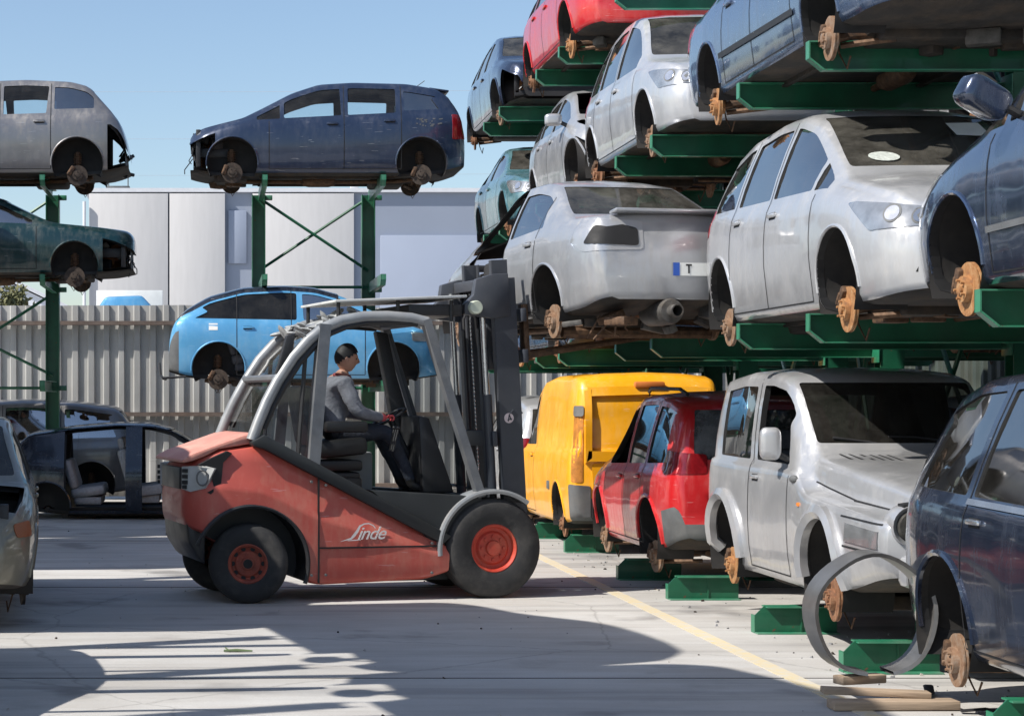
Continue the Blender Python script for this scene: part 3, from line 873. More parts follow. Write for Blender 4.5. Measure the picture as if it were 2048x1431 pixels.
def sp_hatch(paint, L=4.0, H=1.48, **k):
    d = dict(L=L, hw=0.86, paint=paint, tw=0.74,
             T=[(0, 0.52), (0.02, 0.66), (0.12, 0.76), (0.4, 0.85), (0.9, 0.93), (1.02, 0.97), (1.75, H - 0.10), (2.1, H - 0.01), (2.6, H), (3.2, H - 0.05), (L - 0.40, H - 0.15), (L - 0.18, H - 0.36), (L - 0.05, 0.98), (L - 0.015, 0.90), (L, 0.64)],
             s=[(0, 0.58), (0.25, 0.72), (0.8, 0.84), (1.1, 0.885), (L, 0.96)],
             arches=[(0.80, 0.345, 0.30), (L - 0.68, 0.345, 0.30)], seams=[0.22, 0.96, 1.20, 2.22, 3.05, L - 0.28],
             doors=[(1.20, 2.22), (2.22, 3.05)], bonnet=(0.22, 0.96), fb=0.40, rb=0.28, tg=L - 0.28, cowl=1.0,
             wins=[dict(x=(1.26, 2.18), sr=-0.03), dict(x=(2.27, 3.02), sr=-0.04), dict(x=(3.08, L - 0.42), sr=-0.1)],
             ws=(1.03, H - 0.08), bl=(1.0, H - 0.17))
    d.update(k); return d
def sp_sedan(paint, L=4.45, H=1.43, **k):
    d = dict(L=L, hw=0.86, paint=paint, tw=0.70,
             T=[(0, 0.50), (0.02, 0.62), (0.12, 0.73), (0.5, 0.83), (1.15, 0.92), (1.25, 0.95), (2.0, H - 0.07), (2.3, H), (2.75, H), (3.1, H - 0.06), (3.72, 1.04), (3.85, 1.0), (L - 0.12, 0.99), (L - 0.04, 0.93), (L, 0.62)],
             s=[(0, 0.55), (0.3, 0.70), (0.9, 0.80), (1.4, 0.86), (3.6, 0.94), (L - 0.05, 0.90), (L, 0.60)],
             arches=[(0.86, 0.345, 0.30), (L - 0.98, 0.345, 0.30)], seams=[0.25, 1.14, 1.42, 2.42, 3.22, 3.84],
             doors=[(1.42, 2.42), (2.42, 3.22)], bonnet=(0.25, 1.14), fb=0.42, rb=0.35, tg=3.84, cowl=1.2,
             wins=[dict(x=(1.48, 2.38), sr=-0.03), dict(x=(2.46, 3.3), sr=-0.1)],
             ws=(1.0, H - 0.07), bl=(1.06, H - 0.08), blx=2.8)
    d.update(k); return d
def sp_suv(paint, L=4.3, H=1.66, **k):
    d = dict(L=L, hw=0.89, paint=paint, tw=0.76,
             T=[(0, 0.66), (0.02, 0.80), (0.1, 0.90), (0.5, 0.98), (1.05, 1.03), (1.2, 1.08), (1.85, H - 0.08), (2.2, H - 0.01), (3.0, H), (3.7, H - 0.03), (L - 0.28, H - 0.09), (L - 0.14, H - 0.22), (L - 0.06, 1.15), (L - 0.015, 1.0), (L, 0.66)],
             s=[(0, 0.70), (0.25, 0.84), (0.9, 0.94), (L, 1.03)],
             zb=[(0, 0.36), (0.3, 0.26), (0.9, 0.22), (L - 0.9, 0.22), (L - 0.25, 0.28), (L, 0.38)],
             arches=[(0.84, 0.40, 0.36), (L - 0.78, 0.40, 0.36)], seams=[0.22, 1.05, 1.30, 2.34, 3.22, L - 0.28],
             doors=[(1.30, 2.34), (2.34, 3.22)], bonnet=(0.22, 1.05), fb=0.40, rb=0.30, tg=L - 0.28, cowl=1.12,
             wins=[dict(x=(1.38, 2.30), sr=-0.02), dict(x=(2.39, 3.18), sr=-0.02), dict(x=(3.27, L - 0.32), sr=-0.1)],
             ws=(1.14, H - 0.08), bl=(1.10, H - 0.15), lip=0.02)
    d.update(k); return d

def std_lights(c, front=True, rear=True, mf=None, mr=None):
    L = c.L; w = c.hw
    for sd in (1, -1):
        if front:
            z = c.fT(0.12) - 0.06
            c.lamp('headlight', [(0.06, 0.40, z - 0.10), (0.06, 0.40, z + 0.0), (0.5, w * 0.98, z + 0.10), (0.62, w, z + 0.10), (0.30, w * 0.95, z - 0.11)], 40, mf or M_LENS, sd)
            sa, ca = math.sin(R(40)), math.cos(R(40))
            for cx_, cy_, cz_, rr_ in ((0.13, 0.55, z - 0.035, 0.055), (0.24, 0.69, z - 0.01, 0.062)):
                for rad, mt_, o_ in ((rr_, M_GPLA, 0.011), (rr_ * 0.8, M_CHR, 0.014)):
                    c.lamp('lamp_bowl', [(cx_ + sa * rad * math.cos(q * 0.5236), cy_ + ca * rad * math.cos(q * 0.5236), cz_ + rad * math.sin(q * 0.5236)) for q in range(12)], 40, mt_, sd, o_)
        if rear:
            z = c.fs(L - 0.1)
            c.lamp('tail_light', [(L, w * 0.66, z - 0.16), (L, w * 0.68, z + 0.05), (L - 0.22, w * 0.96, z + 0.08), (L - 0.22, w, z - 0.15)], 140, mr or M_TAIL, sd)

# where the racks carry their cars (top faces of the arms)
L2, L3, L4 = 2.35, 4.20, 5.87
SIT = 0.165                     # car sills sit on the arms
GZ = 0.12                       # ground row stands on steel beams
XR = 4.07                       # aisle face of the right hand rack

# ---- right hand rack --------------------------------------------------------
c = Car('silver_minivan', sp_mpv(P_SILVER, L=4.45, H=1.68, tw=0.71, wins=[dict(x=(1.16, 1.44), lo=0.04, hi=0.10, g=G_CLR), dict(x=(1.50, 2.38), sr=-0.03), dict(x=(2.47, 3.30)), dict(x=(3.42, 4.10), sr=-0.14)]),
        'silver minivan without wheels above the silver off-road car, large clear windscreen with a round sticker', 'minivan')
std_lights(c); MPV = c
b = MB(); v, f = c.patch([(0.42 + 0.10 * math.cos(2 * math.pi * k / 16), 1.22 + 0.04 * math.sin(2 * math.pi * k / 16)) for k in range(16)], (-1, 0, 0), 0.004)
b.add(v, f)
b2 = MB(); v, f = c.patch([(-0.45, 1.40), (-0.45, 1.53), (-0.20, 1.52), (-0.20, 1.41)], (-1, 0, 0), 0.004); b2.add(v, f); b2.build('paper_sheet', M_WHITE, c.windscreen)
b.build('sticker', basic('faded sticker', (0.42, 0.45, 0.42), 0.7, var=0.3, scale=40), c.windscreen)
b = MB(); v, f = c.patch([(-0.30, 0.40), (-0.30, 0.52), (0.30, 0.52), (0.30, 0.40)], (-1, 0, 0), 0.004); b.add(v, f)
v, f = c.patch([(0.46, 0.34), (0.44, 0.42), (0.62, 0.45), (0.66, 0.36)], (-1, 0, 0), 0.004); b.add(v, f)
b.build('bumper_vent', M_SEAM, c.parts[T_FB])
c.place((XR + 0.90, 13.95, L2 - SIT), -90)

c = Car('silver_sedan', sp_sedan(P_SILV2, L=4.15, H=1.46, no_ws=True, gone=[T_DFR, T_DFL, T_BON, T_FB],
        T=[(0, 0.50), (0.02, 0.60), (0.10, 0.68), (0.3, 0.80), (0.85, 0.90), (0.95, 0.95), (1.7, 1.39), (2.0, 1.46), (2.45, 1.46), (2.8, 1.40), (3.42, 1.06), (3.55, 1.02), (4.03, 1.02), (4.11, 0.96), (4.15, 0.62)],
        s=[(0, 0.55), (0.3, 0.70), (0.9, 0.84), (3.3, 0.96), (4.1, 0.92), (4.15, 0.60)], arches=[(0.56, 0.345, 0.30), (3.17, 0.345, 0.30)],
        seams=[0.2, 0.84, 1.12, 2.12, 2.92, 3.54], doors=[(1.12, 2.12), (2.12, 2.92)], bonnet=(0.0, 0.84), fb=0.42, rb=0.35, tg=3.54, cowl=0.9,
        wins=[dict(x=(1.18, 2.08), sr=-0.03), dict(x=(2.16, 3.0), sr=-0.1)], ws=(1.0, 1.39), bl=(1.08, 1.38), blx=2.5),
        'silver saloon with black empty tail lamp hole, lifted on the forks of the red forklift', 'sedan')
c.junk_front(0.25, 0.35, 0.85, 0.6, 18)
for sd in (1, -1):
    c.lamp('lamp_recess', [(4.15, 0.34, 0.72), (4.15, 0.36, 0.96), (3.86, 0.80, 1.00), (3.78, 0.86, 0.80), (3.95, 0.80, 0.70)], 150, P_JEEP, sd, 0.006)
    c.lamp('lamp_hole', [(4.15, 0.38, 0.75), (4.15, 0.40, 0.90), (4.12, 0.52, 0.93), (4.05, 0.62, 0.91), (3.98, 0.70, 0.93), (3.93, 0.79, 0.77)], 150, M_SEAM, sd, 0.014)
sb = MB(); sb.box((-4.15 / 2 + 0.09, 0, 1.045), (0.16, 1.16, 0.03), rot=Matrix.Rotation(R(6), 3, 'Y'), ch=0.012)
sb.build('boot_spoiler', P_SILV2, c.parts[T_TG])
b = MB(); v, f = c.patch([(-0.44, 0.50), (-0.44, 0.61), (0.08, 0.61), (0.08, 0.50)], (1, 0, 0), 0.006); b.add(v, f)
v, f = c.patch([(0.02, 0.50), (0.02, 0.61), (0.08, 0.61), (0.08, 0.50)], (1, 0, 0), 0.009); b.add(v, f, 1)
v, f = c.patch([(-0.055, 0.52), (-0.055, 0.585), (-0.07, 0.585), (-0.07, 0.52)], (1, 0, 0), 0.009); b.add(v, f, 2)
v, f = c.patch([(-0.09, 0.583), (-0.09, 0.598), (-0.035, 0.598), (-0.035, 0.583)], (1, 0, 0), 0.009); b.add(v, f, 2)
b.build('number_plate', [M_WHITE, M_BLUEP, M_PLA], c.parts.get(T_RB, c.root))
b = MB(); b.tube([(-1.4, 0.10, 0.20), (-1.72, 0.10, 0.19)], 0.03, 10); b.lathe([(0, -0.26), (0.10, -0.25), (0.115, -0.2), (0.115, 0.16), (0.10, 0.21), (0.055, 0.22), (0.055, 0.32), (0.045, 0.32), (0.045, 0.1), (0, 0.1)], c=(-1.90, 0.10, 0.20), axis='x', seg=20, rot=Matrix.Rotation(math.pi, 3, 'Z'), mi=1)
b.build('exhaust_pipe', [M_RUST, M_UND2], c.root)
b = MB()
for k in range(16):
    x0 = random.uniform(-2.0, -1.3); y0 = random.uniform(-0.75, 0.75)
    b.box((x0, y0, random.uniform(0.06, 0.20)), (random.uniform(0.08, 0.3), random.uniform(0.05, 0.25), random.uniform(0.04, 0.12)), rot=Matrix.Rotation(random.uniform(-0.5, 0.5), 3, 'X') @ Matrix.Rotation(random.uniform(0, 3), 3, 'Z'), mi=random.choice((0, 1, 2)), ch=0.01)
for k in range(6):
    p = Vector((random.uniform(-2.0, -1.4), random.uniform(-0.7, 0.7), 0.18)); b.tube([p, p + Vector((0.03, 0.05, -0.1)), p + Vector((0.1, random.uniform(-0.2, 0.2), -random.uniform(0.12, 0.22)))], 0.009, 5)
b.tube([(-1.15, -0.70, 0.05), (-1.15, 0.7, 0.05)], 0.05, 8, mi=0)
b.build('rear_axle', [M_CALI, M_UND2, M_UND], c.root)
c.place((3.58, 18.25, L2 + 0.08 - SIT + 0.04), 101)
SEDAN = c

c = Car('dark_blue_car', sp_mpv(P_DEEP, L=4.6, H=1.62), 'glossy dark blue car with a black wing mirror, on the upper arms nearest the camera', 'car')
std_lights(c)
c.mirror(1.62, 1.08, P_NIGHT, 1, (0.15, 0.27, 0.17), False, 28); c.mirror(1.62, 1.08, P_NIGHT, -1, (0.15, 0.27, 0.17), False, 28)
sb = MB(); c.line(sb, [(1.35, 0.47), (3.4, 0.50)], 0.035, 1, 0.012); c.line(sb, [(1.35, 0.47), (3.4, 0.50)], 0.035, -1, 0.012)
sb.build('side_moulding', M_CHR, c.root)
c.place((XR + 0.90, 9.15, L2 - SIT), 90)

c = Car('dark_suv', sp_suv(P_NIGHT, L=4.7, H=1.82, hw=0.92, tw=0.66,
        s=[(0, 0.80), (0.25, 0.90), (0.9, 1.02), (4.7, 1.10)],
        T=[(0, 0.70), (0.02, 0.86), (0.1, 0.96), (0.5, 1.06), (1.15, 1.12), (1.3, 1.17), (2.0, 1.74), (2.3, 1.81), (3.2, 1.82), (4.0, 1.78), (4.36, 1.68), (4.54, 1.50), (4.64, 1.20), (4.685, 1.05), (4.7, 0.70)],
        seams=[0.22, 1.15, 1.45, 2.55, 3.55, 4.42], doors=[(1.45, 2.55), (2.55, 3.55)], arches=[(0.9, 0.41, 0.37), (3.86, 0.41, 0.37)], tg=4.42,
        wins=[dict(x=(1.5, 2.5), g=G_DRK), dict(x=(2.60, 3.52), g=G_DRK, sr=-0.02), dict(x=(3.62, 4.42), g=G_DRK, sr=-0.16)], ws=(1.22, 1.74), bl=(1.25, 1.66), handm=M_CHR, blg=G_DRK),
        'dark blue off-road car cut by the right edge of the photo, standing on the ground', 'suv')
std_lights(c, rear=False)
for sd in (1, -1):
    sb = MB(); c.line(sb, [(1.45, c.fs(1.45) + 0.02), (3.56, c.fs(3.5) + 0.02)], 0.032, sd, 0.012); sb.build('waist_strip', M_CHR, c.root)
c.place((XR + 0.92, 9.25, GZ), -90)

# silver off-road car, boxy cabin, raised bonnet between separate wings
Lj = 4.35
c = Car('silver_jeep', dict(L=Lj, hw=0.86, paint=P_JEEP, crown=0.03, bulge=0.6, smT=0.05, shelf=[(0, 1), (1.80, 1), (1.98, 0), (4.35, 0)],
        tw=[(0, 0.70), (1.75, 0.80), (2.05, 0.82), (2.6, 0.85), (Lj - 0.2, 0.84), (Lj, 0.8)],
        T=[(0, 0.97), (0.015, 1.02), (0.08, 1.05), (0.6, 1.11), (1.90, 1.23), (1.98, 1.27), (2.36, 1.72), (2.50, 1.80), (2.8, 1.84), (3.5, 1.85), (Lj - 0.2, 1.80), (Lj - 0.09, 1.71), (Lj - 0.02, 1.2), (Lj, 0.9)],
        s=[(0, 0.84), (0.1, 0.86), (1.0, 0.90), (1.75, 0.95), (1.98, 1.10), (Lj, 1.13)],
        zb=[(0, 0.50), (0.25, 0.46), (0.7, 0.36), (1.7, 0.26), (Lj - 0.8, 0.26), (Lj - 0.2, 0.36), (Lj, 0.42)],
        w=[(0, 0.95), (0.02, 0.975), (0.1, 1.0), (0.4, 1), (1.6, 1), (2.0, 0.945), (3.1, 0.945), (3.45, 0.98), (Lj - 0.15, 0.98), (Lj - 0.03, 0.93), (Lj, 0.88)],
        arches=[(1.22, 0.43, 0.42), (Lj - 0.60, 0.43, 0.42)], seams=[0.10, 1.92, 2.12, 3.12, Lj - 0.25], doors=[(2.12, 3.12)], bonnet=(0.10, 1.92), cowl=1.9, tg=Lj - 0.25,
        wins=[dict(x=(2.22, 3.04), hi=0.11, sl=0.10, open=True, both=True), dict(x=(3.20, Lj - 0.38), hi=0.12, g=G_CLR)], ws=(1.31, 1.75), wsin=0.055, wsx=2.9, bl=(1.24, 1.66), lip=0.055, lipm=P_JEEP,
        wsg=glass('dark windscreen', (0.16, 0.17, 0.17), 0.08, dcol=(0.2, 0.19, 0.17))),
        'pale silver two-door off-road car with bulging wings and round headlamps on the ground', 'off-road car')
JEEP = c
c.mirror(2.30, 1.22, P_JEEP, 1, (0.10, 0.155, 0.24)); c.mirror(2.30, 1.22, P_JEEP, -1, (0.10, 0.155, 0.24))
h = Lj / 2
for sd in (1, -1):
    b = MB(); b.lathe([(0.0, 0.05), (0.085, 0.045), (0.10, 0.02)], c=(h - 0.01, sd * 0.67, 0.84), axis='x', seg=24)
    b.lathe([(0.10, 0.03), (0.125, 0.05), (0.135, 0.0), (0.135, -0.1)], c=(h - 0.02, sd * 0.67, 0.84), axis='x', seg=24, mi=1)
    MB().box((h - 0.03, sd * 0.60, 0.985), (0.10, 0.26, 0.022), rot=Matrix.Rotation(R(-sd * 8), 3, 'X'), ch=0.004).build('bonnet_gap', M_SEAM, c.root)
    b.build('headlight', [glass('lamp glass', (0.35, 0.38, 0.37), 0.15), P_JEEP], c.root)
    sb = MB(); v, f = c.patch([(sd * (h - 0.68), 0.70), (sd * (h - 0.68), 0.82), (sd * (h - 0.08), 0.80), (sd * (h - 0.08), 0.69)], (0, -sd, 0), 0.010, 0.05, 0.02)
    sb.add(v, f); sb.build('side_lamp', M_LENS, c.root)
    sb = MB(); c.line(sb, [(0.06, 0.66), (0.74, 0.665)], 0.014, sd); c.line(sb, [(0.06, 0.845), (0.80, 0.86)], 0.012, sd); c.line(sb, [(0.14, c.fs(0.14) + 0.045), (1.0, c.fs(1.0) + 0.045), (1.80, c.fs(1.80) + 0.05)], 0.011, sd); sb.build('wing_gap', M_SEAM, c.root)
    p = c.P(1.75, 0.88, sd)
    if p: MB().box(p, (0.05, 0.03, 0.03), ch=0.008).build('indicator_lamp', M_AMB, c.root)
    p = c.P(1.98, 1.05, sd)
    if p: MB().sphere(p, (0.07, 0.03, 0.03), 10).build('wing_badge', M_GPLA, c.root)
b = MB()
for k in range(6):
    v, f = c.patch([(0.22 + 0.055 * k, 1.205), (0.24 + 0.055 * k, 1.205), (0.23 + 0.055 * k, 1.235), (0.215 + 0.055 * k, 1.235)], (-1, 0, 0), 0.004)
    b.add(v, f)
b.build('bonnet_vent', M_SEAM, c.parts[T_BON])
b = MB(); b.tube([(h - 1.99, 0.42, 1.31), (h - 2.03, 0.1, 1.35), (h - 2.03, -0.1, 1.355)], 0.010, 6); b.tube([(h - 1.99, -0.2, 1.31), (h - 2.03, -0.5, 1.35)], 0.010, 6)
b.build('wiper', M_PLA, c.root)
b = MB(); b.box((h + 0.02, 0, 0.56), (0.16, 1.5, 0.20), ch=0.05); b.build('front_bumper', P_JEEP, c.root)
b = MB()
for k in range(7): b.box((h - 0.0, -0.36 + 0.12 * k, 0.86), (0.06, 0.045, 0.24), ch=0.01)
b.build('radiator_grille', M_PLA, c.root)
c.place((XR + 0.95, 14.10, GZ + 0.02), -90)

c = Car('red_suv', sp_suv(P_RED, L=3.65, H=1.70, rbm=M_GPLA, rb=0.26, rbj=6, blg=glass('grey rear glass', (0.3, 0.33, 0.35), 0.30, ior=1.9, dcol=(0.34, 0.36, 0.38)),  # grey-blue diffuse film on the rear glass stands in for its reflection
        T=[(0, 0.66), (0.02, 0.80), (0.1, 0.90), (0.5, 0.98), (0.85, 1.03), (1.0, 1.08), (1.6, 1.62), (1.9, 1.69), (2.5, 1.70), (3.05, 1.67), (3.37, 1.61), (3.51, 1.48), (3.59, 1.15), (3.635, 1.0), (3.65, 0.66)],
        s=[(0, 0.70), (0.25, 0.84), (0.9, 0.94), (3.65, 1.03)], zb=[(0, 0.36), (0.3, 0.26), (0.9, 0.22), (2.8, 0.22), (3.4, 0.28), (3.65, 0.38)],
        arches=[(0.72, 0.38, 0.36), (2.93, 0.38, 0.36)], seams=[0.22, 0.84, 1.06, 1.92, 2.70, 3.37], doors=[(1.06, 1.92), (1.92, 2.70)], bonnet=(0.22, 0.84), cowl=0.95, tg=3.37,
        wins=[dict(x=(1.12, 1.88), sr=-0.02, open=True, both=True), dict(x=(1.97, 2.66), sr=-0.02), dict(x=(2.75, 3.34), sr=-0.1, g=G_DRK)], ws=(1.14, 1.6), bl=(1.10, 1.55)),
        'red estate seen from behind, between the yellow van and the silver off-road car', 'suv')
std_lights(c, rear=False)
for sd in (1, -1):
    c.lamp('tail_light', [(3.65, 0.50, 0.98), (3.65, 0.52, 1.15), (3.43, 0.84, 1.18), (3.43, 0.86, 0.96)], 145, M_TAIL, sd)
    rb_ = MB(); rb_.tube([(0.2, sd * 0.55, 1.72), (0.05, sd * 0.56, 1.755), (-1.1, sd * 0.56, 1.74), (-1.35, sd * 0.55, 1.69)], 0.018, 8); rb_.build('roof_rail', M_PLA, c.root)
b = MB(); v, f = c.patch([(-0.26, 0.74), (-0.26, 0.86), (0.26, 0.86), (0.26, 0.74)], (1, 0, 0), 0.004); b.add(v, f); b.build('plate_recess', P_RED, c.root)
c.place((XR + 0.89, 19.1, GZ), 90)

# yellow panel van
Lv = 4.25
c = Car('yellow_van', dict(L=Lv, hw=0.92, paint=P_YEL, crown=0.035, bulge=0.8, tw=0.86, hoodw=0.88,
        T=[(0, 0.60), (0.02, 0.76), (0.12, 0.88), (0.5, 1.0), (0.85, 1.06), (0.98, 1.12), (1.62, 1.76), (1.95, 1.88), (2.6, 1.93), (Lv - 0.3, 1.92), (Lv - 0.12, 1.88), (Lv - 0.04, 1.78), (Lv - 0.012, 1.62), (Lv, 1.48)],
        s=[(0, 0.68), (0.3, 0.86), (1.0, 1.02), (Lv, 1.08)],
        w=[(0, 0.72), (0.06, 0.84), (0.2, 0.94), (0.5, 0.985), (0.9, 1), (Lv - 0.5, 1), (Lv - 0.15, 0.985), (Lv - 0.05, 0.96), (Lv - 0.015, 0.93), (Lv, 0.90)],
        arches=[(0.82, 0.36, 0.32), (Lv - 0.80, 0.36, 0.32)], seams=[0.22, 0.86, 0.96, 1.86, Lv - 0.12], doors=[(0.96, 1.86)], bonnet=(0.22, 0.86), fb=0.4, rb=0.16, rbm=M_GPLA, rbj=5, cowl=1.0,
        wins=[dict(x=(1.12, 1.78))], ws=(1.16, 1.72)),
        'yellow panel van seen from behind, on the ground beside the forklift mast', 'van')
std_lights(c, rear=False)
h = Lv / 2
for sd in (1, -1):
    c.lamp('tail_lamp_recess', [(Lv, 0.755, 0.70), (Lv, 0.755, 1.47), (Lv - 0.05, 0.875, 1.47), (Lv - 0.05, 0.885, 0.70)], 155, basic('shaded orange lamp bed', (0.42, 0.16, 0.02), 0.6, var=0.35, scale=18), sd, 0.006)  # shade of the lamp column put into a darker orange
    c.lamp('lamp_cap', [(Lv, 0.745, 1.45), (Lv, 0.745, 1.57), (Lv - 0.05, 0.885, 1.57), (Lv - 0.05, 0.885, 1.45)], 155, M_GPLA, sd, 0.03)
    b = MB()                                            # raised surround of the rear door, blank panel inside
    for poly in ([(0.66, 0.98), (0.66, 1.76), (0.735, 1.74), (0.735, 0.92)], [(0.01, 1.70), (0.01, 1.80), (0.70, 1.78), (0.70, 1.68)], [(0.01, 0.94), (0.01, 1.04), (0.70, 1.06), (0.72, 0.94)]):
        v, f = c.patch([(sd * y, z) for y, z in poly], (1, 0, 0), 0.045, 0.08, 0.06); b.add(v, f)
    v, f = c.patch(rounded([(sd * 0.02, 0.50), (sd * 0.02, 0.92), (sd * 0.66, 0.92), (sd * 0.64, 0.50)], 0.05), (1, 0, 0), 0.022, 0.1, 0.04); b.add(v, f)
    b.build('rear_door', P_YEL, c.root, 40)
    p = c.P(2.95, 0.62, sd)
    if p: MB().box(p, (0.14, 0.03, 0.10), ch=0.01).build('side_marker', M_GPLA, c.root)
    c.lamp('bumper_corner', [(Lv, 0.66, 0.26), (Lv, 0.66, 0.66), (Lv - 0.12, 0.89, 0.68), (Lv - 0.12, 0.89, 0.26)], 150, M_GPLA, sd, 0.03)
b = MB(); b.box((-h + 0.02, 0, 1.81), (0.10, 0.34, 0.07), ch=0.02); b.build('brake_lamp_housing', basic('faded orange plastic', (0.50, 0.15, 0.03), 0.5), c.root)
b = MB(); v, f = c.patch([(-0.008, 0.5), (-0.008, 1.80), (0.008, 1.80), (0.008, 0.5)], (1, 0, 0), 0.036, 0.1); b.add(v, f); b.build('door_gap', M_SEAM, c.root)
b = MB(); v, f = c.patch([(0.16, 0.42), (0.16, 0.52), (0.36, 0.52), (0.36, 0.42)], (1, 0, 0), 0.05, 0.1); b.add(v, f); b.build('number_plate', M_GPLA, c.root)
c.place((XR + 0.92, 23.95, GZ), 90)

# third tier
c = Car('slate_car', sp_sedan(P_STEEL, L=4.7, H=1.46, hw=0.89), 'slate blue car high over the silver minivan, cut by the top edge of the photo', 'car')
std_lights(c)
for sd in (1, -1):
    sb = MB(); c.line(sb, [(1.35, 0.44), (3.3, 0.47)], 0.045, sd, 0.012); sb.build('side_moulding', M_PLA, c.root)
c.place((XR + 0.89, 14.45, L3 - SIT), -90)
SLATE = c
c = Car('silver_hatchback', sp_hatch(P_SILVER, L=4.0, H=1.60), 'silver hatchback with a clouded headlamp on the third tier beside the slate blue car', 'car')
std_lights(c)
c.place((XR + 0.86, 19.35, L3 - SIT), -90)
HATCH = c
c = Car('pale_estate', sp_hatch(P_PALE, L=3.7, H=1.46, gone=[T_FB, T_BON], no_ws=True, arches=[(0.46, 0.37, 0.32), (3.02, 0.345, 0.30)], T=[(0, 0.60), (0.02, 0.72), (0.12, 0.80), (0.6, 0.92), (0.72, 0.97), (1.45, 1.36), (1.8, 1.45), (2.3, 1.46), (2.9, 1.41), (3.3, 1.31), (3.52, 1.10), (3.65, 0.98), (3.685, 0.90), (3.7, 0.64)], seams=[0.22, 0.66, 0.90, 1.92, 2.75, 3.42], doors=[(0.90, 1.92), (1.92, 2.75)], bonnet=(0.0, 0.66), tg=3.42, wins=[dict(x=(0.96, 1.88), sr=-0.03), dict(x=(1.97, 2.72), sr=-0.04), dict(x=(2.78, 3.28), sr=-0.1)], cowl=0.7), 'pale grey car without bumper and bonnet, squeezed behind the silver hatchback', 'car')
c.junk_front(0.3, 0.35, 0.78, 0.5, 16)
c.mirror(1.0, 0.95, P_PALE, -1, (0.11, 0.20, 0.14))
c.place((XR + 0.88, 23.3, L3 - SIT), -90)
c = Car('teal_car', sp_sedan(P_TEAL, L=4.2, H=1.42, T=[(0, 0.50), (0.02, 0.62), (0.12, 0.73), (0.5, 0.83), (1.15, 0.92), (1.25, 0.95), (1.95, 1.35), (2.25, 1.42), (2.65, 1.42), (3.0, 1.36), (3.55, 1.04), (3.7, 1.0), (4.08, 0.99), (4.16, 0.93), (4.2, 0.62)], tg=3.7, seams=[0.25, 1.14, 1.42, 2.42, 3.22, 3.7], bl=(1.06, 1.34)),
        'teal blue car farthest along the third tier of the right rack', 'car')
std_lights(c)
c.place((XR + 0.88, 28.2, L3 - SIT), -90)
# top tier
c = Car('red_hatchback', sp_hatch(P_RED, L=4.1, H=1.48), 'red hatchback on the topmost tier', 'car')
std_lights(c)
c.place((XR + 0.86, 23.45, L4 - SIT), -90)
c = Car('black_hatchback', sp_hatch(P_NIGHT, L=4.2, H=1.50, gone=[T_FB]), 'dark blue car with its front bumper gone, farthest on the top tier', 'car')
c.junk_front(0.25, 0.35, 0.7, 0.3, 10)
c.place((XR + 0.86, 28.9, L4 - SIT), -90)

# ---- racks along the back ---------------------------------------------------
B2, B3, B4 = 2.04, 3.60, 5.06
c = Car('navy_minivan', sp_mpv(P_NAVY, L=4.05, H=1.56, hw=0.88, gone=[T_FB], dark_hubs=True, cabin=False, 
        T=[(0, 0.72), (0.02, 0.80), (0.2, 0.88), (0.62, 0.98), (0.78, 1.02), (1.5, 1.40), (1.9, 1.53), (2.4, 1.56), (3.2, 1.54), (3.62, 1.47), (3.82, 1.36), (3.97, 1.08), (4.03, 0.95), (4.05, 0.66)],
        s=[(0, 0.66), (0.3, 0.80), (0.8, 0.92), (2.0, 0.98), (4.05, 1.08)],
        arches=[(0.62, 0.37, 0.34), (3.40, 0.37, 0.34)], seams=[0.18, 0.76, 1.16, 2.26, 3.10, 3.75], doors=[(1.16, 2.26), (2.26, 3.10)], bonnet=(0.18, 0.76), fb=0.38, tg=3.75, cowl=0.85,
        wins=[dict(x=(0.98, 1.32), lo=0.04, g=G_THIN), dict(x=(1.38, 2.22), sr=-0.02, g=G_THIN), dict(x=(2.32, 3.02), g=G_THIN), dict(x=(3.14, 3.66), sr=-0.12, lo=0.07, hi=0.14, g=G_DRK)], ws=(1.1, 1.46), bl=(1.1, 1.40)),
        'navy blue minivan with its front torn off, alone on the highest arms before the building', 'minivan')
c.junk_front(0.12, 0.34, 0.85, 0.35, 16)
for sd in (1, -1):
    c.lamp('tail_light', [(4.05, 0.60, 0.70), (4.05, 0.62, 1.02), (3.90, 0.86, 1.06), (3.90, 0.88, 0.68)], 130, M_TAIL, sd)
b = MB(); b.box((-1.66, 0, 1.45), (0.30, 1.15, 0.03), rot=Matrix.Rotation(R(-8), 3, 'Y'), ch=0.012); b.build('roof_spoiler', P_NAVY, c.root)
b = MB(); b.tube([(-1.35, 0.1, 1.55), (-1.5, 0.1, 1.66)], 0.006, 6); b.build('aerial', M_PLA, c.root)
b = MB()
for k in range(26):
    x, z = random.uniform(3.28, 3.72), random.uniform(0.86, 0.98); w_ = random.uniform(0.015, 0.05)
    for sd in (1,):
        v, f = c.patch([(h_ * 1, zz) for h_, zz in ((4.05 / 2 - x, z), (4.05 / 2 - x - w_, z + 0.004), (4.05 / 2 - x - w_, z + 0.02), (4.05 / 2 - x, z + 0.018))], (0, -1, 0), 0.003); b.add(v, f)
b.build('paint_mark', M_GPLA, c.root)
c.place((1.74, 29.1, B4 - SIT), 180)

